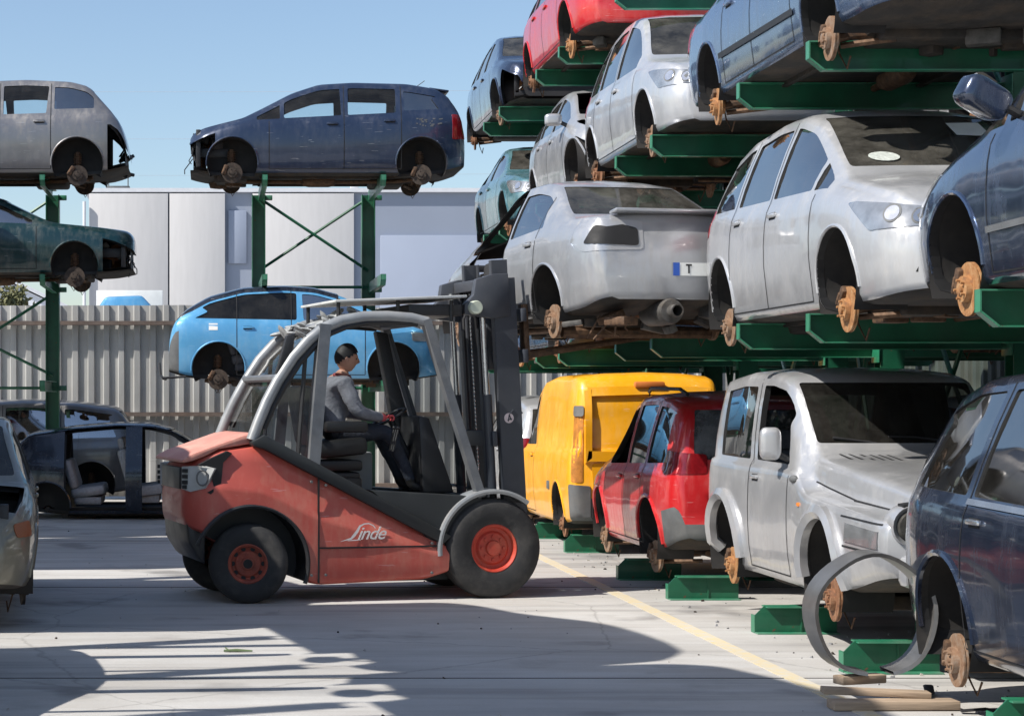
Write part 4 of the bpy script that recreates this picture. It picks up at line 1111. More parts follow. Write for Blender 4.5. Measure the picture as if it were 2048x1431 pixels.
c = Car('blue_citycar', dict(L=4.0, hw=0.885, dark_hubs=True, paint=P_SKY, crown=0.03, tw=0.74,
        T=[(0, 0.62), (0.02, 0.74), (0.10, 0.86), (0.5, 1.00), (0.72, 1.06), (1.45, 1.42), (1.85, 1.53), (2.3, 1.56), (2.9, 1.53), (3.4, 1.40), (3.75, 1.20), (3.92, 1.02), (3.985, 0.90), (4.0, 0.62)],
        s=[(0, 0.68), (0.3, 0.84), (0.9, 0.98), (4.0, 1.04)],
        arches=[(0.70, 0.385, 0.34), (3.27, 0.385, 0.34)], seams=[0.18, 0.70, 1.12, 2.20, 3.0, 3.7], doors=[(1.12, 2.20), (2.20, 3.0)], bonnet=(0.18, 0.70), cowl=0.8, fb=0.3, rb=0.2, rbm=M_GPLA, tg=3.45,
        wins=[dict(x=(0.98, 2.02), sr=0.02, g=G_CLR), dict(x=(2.12, 3.62), hi=0.10, sr=-0.2, g=glass('black glass', (0.02, 0.025, 0.035), 0.03))], ws=(1.1, 1.47), bl=(1.08, 1.36), blg=glass('black rear glass', (0.02, 0.025, 0.03), 0.03), bonm=P_NAVY),
        'bright blue city car with a black roof on low arms behind the forklift', 'city car')
c.lamp('headlight', [(0.06, 0.45, 0.72), (0.06, 0.45, 0.82), (0.4, 0.86, 0.88), (0.4, 0.88, 0.74)], 40, M_LENS, 1); c.lamp('headlight', [(0.06, 0.45, 0.72), (0.06, 0.45, 0.82), (0.4, 0.86, 0.88), (0.4, 0.88, 0.74)], 40, M_LENS, -1)
b = MB(); v, f = c.patch([(1.28, 0.90), (1.28, 1.0), (1.41, 1.0), (1.41, 0.90)], (0, 1, 0), 0.004)
v, f = c.patch([(1.28, 0.90), (1.28, 1.0), (1.41, 1.0), (1.41, 0.90)], (0, 1, 0), 0.004); b.add(v, f); b.build('paper_sticker', M_WHITE, c.root)
b = MB(); rs = []
for i in range(36):                       # black roof skin pressed over the painted shell
    x = lerp(1.50, 3.94, i / 35); p = c.sec(x)
    rs.append([(2.0 - x, y * 1.001, z + 0.004) for y, z in p[14:]] + [(2.0 - x, -y * 1.001, z + 0.004) for y, z in p[14:-1][::-1]])
vs = [q for r_ in rs for q in r_]; m_ = len(rs[0])
fs = [(i * m_ + k, i * m_ + k + 1, (i + 1) * m_ + k + 1, (i + 1) * m_ + k) for i in range(35) for k in range(m_ - 1)]
b.add(vs, fs); b.build('roof_panel', P_BLACK, c.root, 50)
b = MB(); b.tube([(-1.75, -0.75, 0.22), (-2.08, -0.75, 0.20), (-2.12, -0.6, 0.24), (-2.14, -0.5, 0.42)], 0.02, 6); b.tube([(-2.08, -0.75, 0.20), (-2.08, 0.75, 0.20)], 0.025, 6)
b.build('bumper_bracket', M_PLA, c.root)
c.place((1.40, 29.05, B2 - SIT), 0)

c = Car('grey_estate', sp_mpv(P_GREY, L=4.3, H=1.60, gone=[T_RB], dark_hubs=True, cabin=False, doors=[(1.36, 2.42), (2.42, 3.17)], seams=[0.22, 1.0, 1.36, 2.42, 3.17, 4.0], T=[(0, 0.56), (0.02, 0.70), (0.10, 0.80), (0.30, 0.90), (0.7, 0.99), (1.02, 1.06), (1.2, 1.17), (1.95, 1.49), (2.3, 1.58), (2.8, 1.60), (3.45, 1.57), (3.72, 1.50), (4.0, 1.18), (4.16, 0.98), (4.26, 0.78), (4.3, 0.55)], wins=[dict(x=(1.16, 1.44), lo=0.04, hi=0.10), dict(x=(1.50, 2.38), sr=-0.03, g=G_THIN), dict(x=(2.47, 3.10), sr=0.04, g=G_THIN), dict(x=(3.22, 3.80), lo=0.10, hi=0.11, sl=0.0, g=G_DRK)], bl=(1.12, 1.45)), 'grey people carrier with a torn tail, on the highest arms at the left edge', 'car')
b = MB()
for k in range(10):
    p = Vector((-2.05 + random.uniform(-0.05, 0.1), random.uniform(-0.7, 0.7), random.uniform(0.30, 0.55)))
    b.tube([p, p + Vector((-random.uniform(0.03, 0.16), random.uniform(-0.1, 0.1), random.uniform(-0.08, 0.1)))], random.uniform(0.012, 0.04), 6)
b.build('torn_bumper_scrap', M_PLA, c.root)
c.place((-3.35, 29.1, B4 - SIT), 180)
c = Car('green_coupe', sp_sedan(P_DKGRN, L=4.35, H=1.36, gone=[T_FB], dark_hubs=True, T=[(0, 0.70), (0.02, 0.78), (0.1, 0.82), (0.5, 0.87), (1.15, 0.93), (1.25, 0.95), (1.95, 1.30), (2.25, 1.36), (2.65, 1.36), (3.0, 1.30), (3.6, 1.02), (3.75, 0.98), (4.2, 0.95), (4.31, 0.9), (4.35, 0.62)], seams=[0.25, 1.14, 1.42, 2.42, 3.22, 3.76], tg=3.76, ws=(1.0, 1.29), bl=(1.04, 1.28)), 'dark green saloon without a front bumper, on the middle arms at the left edge', 'car')
c.junk_front(0.15, 0.32, 0.66, 0.3, 12)
c.place((-3.30, 29.1, B3 - SIT), 0)
c = Car('black_saloon', sp_hatch(P_BLACK, L=4.3, H=1.50, gone=[T_DFR, T_DRR, T_DFL, T_DRL], pale_seats=True,
        doors=[(1.25, 2.22), (2.46, 3.36)], seams=[0.22, 0.96, 1.25, 2.22, 2.46, 3.36, 4.02], tg=4.02, wins=[dict(x=(1.30, 2.12), sr=-0.03, open=True, both=True), dict(x=(2.52, 3.28), sr=-0.04, open=True, both=True)], hubs=False), 'black car with all doors taken off, on the ground before the metal fence', 'car')
c.place((-0.92, 29.0, -0.10), 0)
BLK = c
c = Car('grey_wagon', sp_mpv(P_GREY, L=4.6, H=1.68), 'dusty grey estate mostly hidden behind the black car', 'car')
c.place((-3.45, 31.7, 0.06), 180)
# ---- left hand row (mostly out of the picture; throws the long shadows) ------
c = Car('beige_hatchback', sp_hatch(P_OLIVE, L=4.2, H=1.50, gone=[T_BON], dark_hubs=True), 'dirty beige car at the left edge of the photo, front end bare', 'car')
for sd in (1, -1):
    c.lamp('indicator_lamp', [(0.10, 0.70, 0.60), (0.10, 0.70, 0.70), (0.30, 0.84, 0.72), (0.30, 0.86, 0.60)], 40, basic('dull orange lens', (0.28, 0.085, 0.03), 0.5), sd)
c.junk_front(0.16, 0.42, 0.85, 0.5, 18)
c.place((-2.34, 16.5, 0.12), -85)
BEIGE = c
#@@PART3
# ------------------------------------------------------------------ ground, fence, building, racks
def mat_concrete():
    m, n, l, b = nt('yard concrete')
    t = noise(n, l, 0.35, 7, 0.6); t2 = noise(n, l, 2.2, 8, 0.65, stretch=(0.35, 1.6, 1)); t3 = noise(n, l, 60, 4, 0.7)
    r = ramp(n, l, t.outputs[0], [(0.28, (0.37, 0.36, 0.345)), (0.70, (0.56, 0.55, 0.53))])
    r2 = ramp(n, l, t2.outputs[0], [(0.40, 0.0), (0.75, 0.72)])
    o = mix(n, l, r2.outputs[0], r.outputs[0], (0.35, 0.32, 0.285))
    r3 = ramp(n, l, t3.outputs[0], [(0.35, 0.22), (0.65, 0.0)])
    o = mix(n, l, r3.outputs[0], o, (0.28, 0.27, 0.26))
    ts = noise(n, l, 1.1, 5, 0.6)
    rs = ramp(n, l, ts.outputs[0], [(0.60, 0.0), (0.74, 0.45)])
    o = mix(n, l, rs.outputs[0], o, (0.22, 0.205, 0.19))
    tc = n.new('ShaderNodeTexCoord')
    vo = n.new('ShaderNodeTexVoronoi'); vo.feature = 'DISTANCE_TO_EDGE'; vo.inputs['Scale'].default_value = 0.33
    wob = noise(n, l, 1.3, 5, 0.7); mp = n.new('ShaderNodeMix'); mp.data_type = 'RGBA'; mp.inputs[0].default_value = 0.18
    l.new(tc.outputs['Object'], mp.inputs[6]); l.new(wob.outputs[1], mp.inputs[7]); l.new(mp.outputs[2], vo.inputs['Vector'])
    cr = ramp(n, l, vo.outputs[0], [(0.0, 0.35), (0.004, 0.0)]); o = mix(n, l, cr.outputs[0], o, (0.10, 0.095, 0.09))
    oil = noise(n, l, 0.8, 4, 0.5); ro = ramp(n, l, oil.outputs[0], [(0.60, 0.0), (0.68, 0.55)]); o = mix(n, l, ro.outputs[0], o, (0.09, 0.085, 0.085))
    ty = noise(n, l, 0.6, 5, 0.6, stretch=(0.25, 3.5, 1)); rt = ramp(n, l, ty.outputs[0], [(0.53, 0.0), (0.64, 0.42)]); o = mix(n, l, rt.outputs[0], o, (0.17, 0.165, 0.165))
    sp = noise(n, l, 140, 2, 0.5); rs2 = ramp(n, l, sp.outputs[0], [(0.68, 0.0), (0.72, 0.6)]); o = mix(n, l, rs2.outputs[0], o, (0.16, 0.15, 0.14))
    l.new(o, b.inputs['Base Color']); b.inputs['Roughness'].default_value = 0.82
    bp = n.new('ShaderNodeBump'); bp.inputs['Strength'].default_value = 0.35; bp.inputs['Distance'].default_value = 0.01
    l.new(t3.outputs[0], bp.inputs['Height']); l.new(bp.outputs[0], b.inputs['Normal'])
    return m
M_CONC = mat_concrete()
g = MB(); g.add([(-300, -60, 0), (300, -60, 0), (300, 500, 0), (-300, 500, 0)], [(0, 1, 2, 3)])
tag(g.build('ground', M_CONC), kind='structure')
# joints between the cast slabs
M_JOINT = basic('slab joint', (0.09, 0.085, 0.08), 0.9)
g = MB()
for y in (6.3, 12.2, 18.1, 24.0): g.box((2.0, y, 0.002), (26, 0.014, 0.004))
tag(g.build('ground_joint', M_JOINT), kind='structure')
def mat_line():
    m, n, l, b = nt('worn yellow marking')
    t = noise(n, l, 9, 7, 0.75)
    r = ramp(n, l, t.outputs[0], [(0.36, 0.0), (0.60, 0.75)])
    o = mix(n, l, r.outputs[0], (0.50, 0.485, 0.45), (0.60, 0.47, 0.22))
    l.new(o, b.inputs['Base Color']); b.inputs['Roughness'].default_value = 0.8
    return m
g = MB(); g.box((3.70, 17, 0.003), (0.12, 26, 0.005)); tag(g.build('road_marking', mat_line()), kind='structure')

# corrugated metal fence
M_SHEET = basic('weathered sheet metal', (0.47, 0.47, 0.455), 0.55, metal=0.25, var=0.12, scale=1.5, dust=(0.27, 0.25, 0.225), dust_amt=0.45, stretch=(3, 1, 0.3))
M_SHEETD = basic('shade darkened sheet', (0.05, 0.065, 0.055), 0.6, var=0.3, scale=2, dust=(0.10, 0.08, 0.06))  # colour lowered so the sheets behind the rack look shaded
M_RAIL = basic('fence rail', (0.13, 0.10, 0.085), 0.7, var=0.3, dust=(0.22, 0.12, 0.07))
FY = 34.0
fence = empty('sheet_metal_fence', (0, FY, 0), label='corrugated sheet metal fence closing off the back of the yard', cat='fence')
def sheet(x0, x1, z0, z1):
    p = []; x = x0; k = 0
    while x < x1 - 0.01:
        w = 0.135 + random.uniform(-0.008, 0.008)
        p += [(x, 0.0), (x + w * 0.62, 0.0), (x + w * 0.74, -0.045 - random.uniform(0, 0.012)), (x + w * 1.42, -0.045), (x + w * 1.55, 0.0)]
        x += w * 2.0
    p.append((x1 + 0.05, 0.004))
    p = [q for q in p if q[0] <= x1 + 0.05]
    vs = []; fs = []; dz = random.uniform(-0.03, 0.03)
    for (a, b_) in p: vs += [(a, b_, z0), (a, b_, z1 + dz)]
    for i in range(len(p) - 1): fs.append((2 * i, 2 * i + 2, 2 * i + 3, 2 * i + 1))
    b = MB(); b.add(vs, fs); return b
x = -9.0
while x < 12:
    sheet(x, x + 1.62, 0.05, 3.40).build('fence_sheet', M_SHEET, fence, 20); x += 1.62
for z in (3.10, 1.50, 0.25):
    MB().box((1.5, -0.13, z), (21, 0.16, 0.07)).build('fence_rail', M_RAIL, fence)
for x in (-8, -3.6, 0.08, 4.4, 8.8):
    MB().box((x, 0.10, 1.6), (0.13, 0.13, 3.2)).build('fence_post', M_RUST, fence)

block_fence = empty('sheet_metal_fence', (10.6, 0, 0), R(-90), label='corrugated sheet metal fence added to darken the gap behind the right rack', cat='fence')  # unseen fence added to block the bright patch under the arms
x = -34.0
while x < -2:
    sheet(x, x + 1.62, 0.05, 4.20).build('fence_sheet', M_SHEETD, block_fence, 20); x += 1.62
# warehouse behind
M_PANEL = basic('pale concrete panel', (0.50, 0.49, 0.49), 0.85, var=0.05, scale=2.2, stretch=(2.5, 1, 0.35))
M_PANB = basic('bluish wall panel', (0.25, 0.285, 0.36), 0.75, var=0.04, scale=0.6)
M_PANL = basic('light bluish wall panel', (0.27, 0.31, 0.40), 0.75, var=0.04, scale=0.6)
M_CAP = basic('parapet sheet', (0.62, 0.63, 0.66), 0.5, var=0.05)
BY = 58.0
wh = empty('warehouse', (0, BY, 0), label='long pale flat-roofed warehouse behind the fence', cat='building')
def px(p): return (p - 419) / 3850 * BY
MB().box((px(1089), 6.2, 4.0), (px(2000) - px(178), 12, 8.0)).build('wall', M_PANB, wh)
for (a, b_, m_, y, zt) in ((178, 336, M_PANEL, 0.0, 7.95), (339, 450, M_PANEL, 0.0, 7.95), (505, 708, M_PANEL, 0.0, 7.95), (762, 1150, M_PANL, 0.08, 6.7), (1153, 1500, M_PANL, 0.08, 6.7)):
    MB().box(((px(a) + px(b_)) / 2, y + 0.08, zt / 2), (px(b_) - px(a), 0.14, zt), ch=0.01).build('wall_panel', m_, wh)
MB().box((px(475), 0.16, 6.65), (0.55, 0.06, 1.6), ch=0.01).build('blind_window', M_PANL, wh)
MB().box((px(1089), 6.2, 8.06), (px(2000) - px(178) + 0.3, 12.3, 0.12)).build('parapet', M_CAP, wh)
b = MB(); b.lathe([(0.28, 0), (0.28, 0.16), (0.24, 0.30), (0.12, 0.38), (0, 0.40)], c=(px(781), 2, 8.1), axis='z', seg=18); b.build('roof_vent', M_GPLA, wh)
b = MB(); b.box((px(716), 1.5, 8.35), (0.24, 0.3, 0.5), ch=0.02); b.build('roof_flue', M_CAP, wh)
b = MB(); b.box((px(232), 1.5, 8.22), (0.72, 0.5, 0.20), ch=0.02)
for sx in (-0.3, 0.3): b.tube([(px(232) + sx, 1.5, 8.2), (px(232) + sx, 1.5, 8.75)], 0.02, 6)
b.tube([(px(232) - 0.3, 1.5, 8.72), (px(232) + 0.3, 1.5, 8.72)], 0.02, 6)
b.build('roof_unit', M_GPLA, wh)
for x in (169,): MB().tube([(px(x), -0.1, 0), (px(x), -0.1, 7.7)], 0.05, 8).build('drain_pipe', M_CAP, wh)
# white sign and a blue vehicle roof behind the fence
sg = empty('white_sign', (px(260) * 0.78, 45, 0), label='white signboard standing above the fence top', cat='sign')
MB().box((0, 0, 3.55), (1.55, 0.06, 1.5), ch=0.01).build('board', M_WHITE, sg)
for sx in (-0.6, 0.6): MB().tube([(sx, 0.08, 0), (sx, 0.08, 3.6)], 0.04, 8).build('post', M_GPLA, sg)
bv = empty('blue_van', (px(258) * 0.72, 41.5, 0), label='blue vehicle behind the fence, only its roof showing', cat='van')
b = MB(); b.prism([(-1.0, 0.35), (-1.0, 1.2), (-0.66, 3.62), (-0.45, 3.92), (0.32, 3.95), (0.55, 3.7), (1.0, 1.4), (1.0, 0.35)], -0.9, 0.9, 'y', ch=0.07)
b.build('body', P_SKY, bv)
for sx in (-0.6, 0.6):
    for sy in (-0.85, 0.85):
        b = MB(); b.lathe([(0, 0.09), (0.18, 0.09), (0.33, 0.10), (0.35, 0.06), (0.35, -0.06), (0.33, -0.1), (0, -0.1)], c=(sx, sy, 0.35), seg=20); b.build('wheel', M_PLA, bv)
# low white building on the left
MW = basic('white render', (0.66, 0.68, 0.72), 0.8, var=0.04)
lb = empty('low_white_building', (-7.0, 76, 0), label='low white gabled building far left behind the fence', cat='building')
MB().prism([(-4.2, 0), (-4.2, 4.4), (-1.0, 6.4), (3.2, 4.4), (3.2, 0)], 0, 8, 'y').build('wall', MW, lb)
MB().prism([(-4.4, 4.35), (-1.0, 6.46), (3.4, 4.35), (3.4, 4.5), (-1.0, 6.62), (-4.4, 4.5)], -0.2, 8.2, 'y').build('roof', M_CAP, lb)
for x in (-3.0, 0.95, 2.15): MB().box((x, -0.02, 4.0), (0.85, 0.06, 0.9), ch=0.01).build('window', G_DRK, lb)

# tree behind the fence
M_BARK = basic('bark', (0.10, 0.075, 0.055), 0.9, bump=0.5, scale=14)
def mat_leaf():
    m, n, l, b = nt('olive leaves')
    oi = n.new('ShaderNodeObjectInfo'); t = noise(n, l, 1.6, 3)
    r = ramp(n, l, t.outputs[0], [(0.3, (0.05, 0.06, 0.022)), (0.55, (0.13, 0.13, 0.05)), (0.75, (0.22, 0.18, 0.08))])
    l.new(r.outputs[0], b.inputs['Base Color']); b.inputs['Roughness'].default_value = 0.7
    return m
tr = empty('olive_tree', (-4.75, 41.0, 0), label='small olive green tree behind the fence at the left edge', cat='tree')
b = MB(); b.tube([(0, 0, 0), (0.05, 0.02, 1.2), (-0.05, 0, 2.2)], [0.16, 0.13, 0.10], 10)
tips = []
for k in range(9):
    a = k * 0.7; p = Vector((-0.03, 0, 1.6 + 0.1 * k)); q = p + Vector((math.cos(a) * 0.9, math.sin(a) * 0.9, 1.0 + 0.15 * (k % 3)))
    b.tube([p, (p + q) / 2 + Vector((0, 0, 0.15)), q], [0.06, 0.04, 0.015], 6); tips.append(q)
b.build('trunk', M_BARK, tr)
b = MB(); vs = []; fs = []
cl = [t + Vector((random.uniform(-0.3, 0.3), random.uniform(-0.3, 0.3), random.uniform(-0.1, 0.5))) for t in tips for _ in range(4)]
for c_ in cl:
    rr = random.uniform(0.25, 0.5)
    for _ in range(150):
        d = Vector((random.gauss(0, 1), random.gauss(0, 1), random.gauss(0, 0.8))).normalized() * rr * random.uniform(0.3, 1)
        p = c_ + d; a = Vector((random.gauss(0, 1), random.gauss(0, 1), random.gauss(0, 1))).normalized() * 0.07
        u = a.cross(Vector((random.gauss(0, 1), random.gauss(0, 1), random.gauss(0, 1)))).normalized() * 0.034
        n0 = len(vs); vs += [p - a, p + u, p + a, p - u]; fs.append((n0, n0 + 1, n0 + 2, n0 + 3))
b.add(vs, fs); b.build('crown', mat_leaf(), tr)

# ------------------------------------------------------------------ cantilever racks
def arm_mesh(L, h=0.20):
    """channel arm pointing along -x from 0, nose cut at an angle"""
    b = MB()
    prof = [(0, 0), (0, -h), (-L + 0.10, -h), (-L, -h + 0.08), (-L, 0)]
    b.prism(prof, -0.006, 0.006, 'y')
    b.box((-L / 2 + 0.05, -0.038, -h + 0.004), (L - 0.10, 0.066, 0.009), mi=1)
    b.box((-L / 2, -0.038, -0.004), (L, 0.066, 0.009), mi=1)
    b.prism([(-L + 0.10, -h), (-L, -h + 0.08), (-L + 0.008, -h + 0.088), (-L + 0.108, -h + 0.008)], -0.072, -0.006, 'y', mi=1)
    b.prism([(-L, -h + 0.08), (-L, 0), (-L + 0.009, 0), (-L + 0.009, -h + 0.08)], -0.072, -0.006, 'y', mi=1)
    return b.mesh('rack_arm', [M_GREEN, M_GREENLIT])
def column(name, parent, x, y, H, rz=0, d=0.22, w=0.16):
    b = MB()
    b.box((0, w / 2, H / 2), (d, 0.014, H)); b.box((0, -w / 2, H / 2), (d, 0.014, H)); b.box((0, 0, H / 2), (0.012, w - 0.014, H))
    b.box((0, 0, 0.012), (0.36, 0.34, 0.024), ch=0.004)
    o = b.build(name, M_GREEN, parent); o.location = (x, y, 0); o.rotation_euler = (0, 0, R(rz)); return o
XC = 6.25
rack = empty('cantilever_rack', (XC, 18, 0), label='tall green cantilever rack along the right of the aisle, loaded on four levels', cat='rack')
ARM = arm_mesh(XC - XR - 0.11)
YS = [8.35, 10.15, 13.05, 14.78, 17.70, 19.25, 22.40, 23.95, 27.0, 28.55]
for y in YS:
    column('upright', rack, 0, y - 18, 7.2)
    for z in (L2, L3, L4):
        for sd in (0, 180):
            o = link_mesh('rack_arm', ARM, rack); o.location = (-0.11 if sd == 0 else 0.11, y - 18 + (0.09 if sd == 0 else -0.09), z - 0.001); o.rotation_euler = (0, 0, R(sd))
        MB().box((-0.125, y - 18, z - 0.10), (0.014, 0.20, 0.30), ch=0.004).build('arm_bracket', M_GREENLIT, rack)
for ya, yb in zip(YS, YS[1:]):
    b = MB()
    for z0, z1 in ((0.4, 3.6), (3.9, 6.9)):
        b.tube([(0, ya - 18 + 0.1, z0), (0, yb - 18 - 0.1, z1)], 0.022, 6); b.tube([(0.03, ya - 18 + 0.1, z1), (0.03, yb - 18 - 0.1, z0)], 0.022, 6)
    b.tube([(0, ya - 18 + 0.09, 3.75), (0, yb - 18 - 0.09, 3.75)], 0.03, 6)
    b.build('brace', M_GREEN, rack)
# second row of wrecks on the far side of the rack
def second(c, name, loc, rz, label):
    r = copy_tree(c.root); r.name = name; r.location = loc; r.rotation_euler = (0, 0, R(rz)); r['label'] = label; r['group'] = 'wrecks on the far side of the right rack'
    return r
XB = 2 * XC - XR - 0.9
for i, (src, nm, y, z, rz, lab) in enumerate((
    (MPV, 'silver_minivan', 9.3, GZ, 90, 'minivan in the dark behind the dark off-road car on the ground'),
    (SEDAN, 'silver_sedan', 13.9, GZ, -90, 'saloon in the dark behind the silver off-road car'),
    (MPV, 'silver_minivan', 18.6, GZ, 90, 'minivan in the dark behind the red estate'),
    (SEDAN, 'silver_sedan', 23.2, GZ, -90, 'saloon in the dark behind the yellow van'),
    (SEDAN, 'silver_sedan', 9.3, L2 - SIT, 90, 'saloon on the far arms behind the glossy dark blue car'),
    (MPV, 'silver_minivan', 13.9, L2 - SIT, -90, 'minivan on the far arms behind the silver minivan'),
    (SEDAN, 'silver_sedan', 18.6, L2 - SIT, 90, 'saloon on the far arms behind the lifted saloon'),
    (MPV, 'silver_minivan', 23.2, L2 - SIT, -90, 'minivan on the far low arms over the yellow van'),
    (MPV, 'silver_minivan', 13.9, L3 - SIT, 90, 'minivan on the far arms behind the slate blue car'),
    (SEDAN, 'silver_sedan', 18.6, L3 - SIT, -90, 'saloon on the far arms behind the silver hatchback'),
    (MPV, 'silver_minivan', 23.2, L3 - SIT, 90, 'minivan on the far arms behind the pale car'))):
    second(src, nm, (XB, y, z), rz, lab)
for src, nm, y, z, rz, lab in ((SLATE, 'slate_car', 24.4, L2 - SIT, 90, 'added saloon on the low arms hidden behind the lifted saloon'), (SLATE, 'slate_car', 29.2, L2 - SIT, 90, 'added saloon on the low arms at the far end of the right rack'),
                               (MPV, 'silver_minivan', 28.3, GZ, 90, 'added minivan on the ground hidden beyond the yellow van')):
    second(src, nm, (XR + 0.9, y, z), rz, lab)['group'] = 'added wrecks hidden in the right rack'  # unseen cars added to darken the bright gap under the lifted saloon
# the row on the left of the aisle: outside the picture, but it throws the long shadows across the yard
XL = -4.9
lrack = empty('cantilever_rack', (XL, 16, 0), R(5.5), 'green cantilever rack on the left of the aisle, carrying wrecks beside the beige car', 'rack')
ARML = arm_mesh(2.9); ARMS = arm_mesh(1.7)
for y in (-6.9, -5.3, -3.75, -0.6, 1.2, 4.4, 6.1, 8.9, 10.6):
    column('upright', lrack, 0, y, 5.6)
    for z in (L2, L3):
        o = link_mesh('rack_arm', ARML if y < -3 else ARMS, lrack); o.location = (0.11, y - 0.09, z - 0.001); o.rotation_euler = (0, 0, R(180))
for y in (-6.1, -4.5): MB().tube([(0.1, y, L2 - 0.05), (3.05, y, L2 - 0.05)], 0.03, 6).build('cross_strut', M_GREEN, lrack)
for src, nm, loc, rz, lab in ((HATCH, 'silver_hatchback', (-2.47, 13.0, L3 - SIT), 101, 'hatchback raised on the upper arms of the left row nearest the beige car'),
                              (MPV, 'silver_minivan', (-1.82, 8.76, L3 - SIT), -79, 'minivan raised on the upper arms of the left row nearest the camera'),
                              (HATCH, 'silver_hatchback', (-2.95, 15.75, L2 - SIT), -85, 'hatchback on the arms above the beige car'),
                              (HATCH, 'silver_hatchback', (-2.75, 11.3, GZ), -85, 'hatchback on the ground in front of the beige car, out of the frame'),
                              (MPV, 'silver_minivan', (-3.62, 21.3, L2 - SIT), -85, 'minivan on the left row beyond the beige car'),
                              (SLATE, 'slate_car', (-4.15, 25.7, L3 - SIT), -85, 'saloon on the upper arms at the far end of the left row'),
                              (MPV, 'silver_minivan', (-4.15, 25.9, L2 - SIT), -85, 'minivan on the lower arms at the far end of the left row')):
    r = second(src, nm, loc, rz, lab); r['group'] = 'wrecks on the left row'
# beams on the ground under the right row
def beam(x, y, L, h, label, rz=0.0):
    b = MB(); b.prism([(0, 0), (L, 0), (L, h), (0.07, h), (0, h - 0.07)], -0.006, 0.006, 'y'); 
    b.box((L / 2, 0.05, 0.004 + 0.002), (L, 0.09, 0.009), mi=1); b.box((L / 2 + 0.04, 0.05, h - 0.005), (L - 0.08, 0.09, 0.009), mi=1); b.box((0.004, 0.05, (h - 0.07) / 2), (0.009, 0.09, h - 0.07), mi=1)
    b.box((L / 2 + 0.04, -0.03, h - 0.005), (L - 0.08, 0.05, 0.009), mi=1)
    b.box((L / 2, -0.05, 0.006), (L, 0.08, 0.009), mi=1)
    e = empty('support_bracket', (x, y, 0.0), R(rz), label, 'beam', 'green beams under the ground row')
    b.build('channel', [M_GREEN, M_GREENLIT], e)
    bl = MB(); bl.box((0.25, 0.0, 0.0), (0.0, 0.0, 0.0))
    for xx in (0.35,): MB().box((xx, 0.02, h / 2), (0.012, 0.07, h - 0.02)).build('stiffener', M_GREEN, e)
BH = 0.205
for x, y, L, lab in ((4.08, 10.02, 0.62, 'green beam end under the dark off-road car at the right edge'), (4.10, 12.45, 0.62, 'green beam seen inside the round metal hoop'), (4.12, 14.55, 0.62, 'green beam under the cabin of the silver off-road car'),
                     (4.05, 17.0, 0.62, 'green beam under the tail of the red estate'), (4.00, 18.85, 0.62, 'green beam under the middle of the red estate'), (4.1, 22.2, 0.62, 'green beam under the tail of the yellow van'), (4.1, 24.4, 0.62, 'green beam under the front of the yellow van'), (4.1, 7.9, 0.62, 'green beam under the front of the dark off-road car')):
    beam(x, y, L, BH, lab)
    beam(x + 1.25, y, L, BH, lab.replace('green beam', 'inner green beam'))

# racks along the fence: uprights stand behind the cars, arms point at the camera
YB = 30.6
def back_rack(name, xs, zs, H, label, braces):
    e = empty(name, (0, YB, 0), label=label, cat='rack')
    am = arm_mesh(2.25, 0.16)
    for x in xs:
        column('upright', e, x, 0, H, 90, d=0.22, w=0.20)
        for z in zs:
            o = link_mesh('rack_arm', am, e); o.location = (x, -0.11, z - 0.001); o.rotation_euler = (0, 0, R(90))
            MB().box((x + 0.16, 0.0, z - 0.10), (0.12, 0.05, 0.08), ch=0.01).build('brace_plate', M_GREENLIT, e)
    for (x0, z0, x1, z1) in braces:
        MB().tube([(x0, 0.03 if z1 > z0 else -0.03, z0), (x1, 0.03 if z1 > z0 else -0.03, z1)], 0.026, 6).build('brace', M_GREEN, e)
    return e
xa, xb = 0.78, 2.52
back_rack('rack_frame', (xa, xb), (B2, B3, B4), 5.0, 'green rack frame with crossed braces before the building', [(xa, B3 + 0.2, xb, B4 - 0.1), (xa, B4 - 0.1, xb, B3 + 0.2), (xa, B3 - 0.06, xb, B3 - 0.06), (xa, B3 - 0.1, xb, B2 + 0.3), (xa, B2 + 0.3, xb, B3 - 0.3), (xa, B2 - 0.1, xb, B2 - 0.1)])
xa, xb = -4.25, -2.49
back_rack('rack_frame', (xa, xb), (B2, B3, B4), 5.0, 'green rack frame at the left edge of the photo', [(xa, B3 + 0.2, xb, B4 - 0.1), (xa, B4 - 0.1, xb, B3 + 0.2), (xa, B3 - 1.3, xb, B3 - 0.16), (xa, B3 - 0.6, xb, B2 + 0.1), (xa, B2 - 0.1, xb, B2 - 0.1)])

# ------------------------------------------------------------------ loose things on the ground
hp = empty('metal_hoop', (3.86, 11.25, 0.515), R(0), 'bent silver metal hoop standing upright in front of the off-road car', 'metal hoop')
b = MB(); vs = []; fs = []; n = 40
for i in range(n + 1):
    a = R(lerp(-74, 262, i / n)); rr = 0.335 + 0.006 * math.sin(5 * a)
    for (dr, y) in ((0, -0.11), (0.022, -0.115), (0.026, 0.12), (0, 0.12)): vs.append(((rr + dr) * math.cos(a), y + 0.02 * math.sin(2 * a), (rr + dr) * math.sin(a)))
for i in range(n):
    for k in range(4): fs.append((4 * i + k, 4 * i + (k + 1) % 4, 4 * i + 4 + (k + 1) % 4, 4 * i + 4 + k))
b.add(vs, fs); b.build('band', [basic('scuffed silver sheet', (0.25, 0.245, 0.24), 0.36, metal=0.7, var=0.2, dust=(0.2, 0.17, 0.14))], hp)
M_WOOD = basic('worn timber', (0.36, 0.27, 0.19), 0.85, var=0.25, scale=7, bump=0.3, stretch=(0.4, 5, 5), dust=(0.22, 0.17, 0.13))
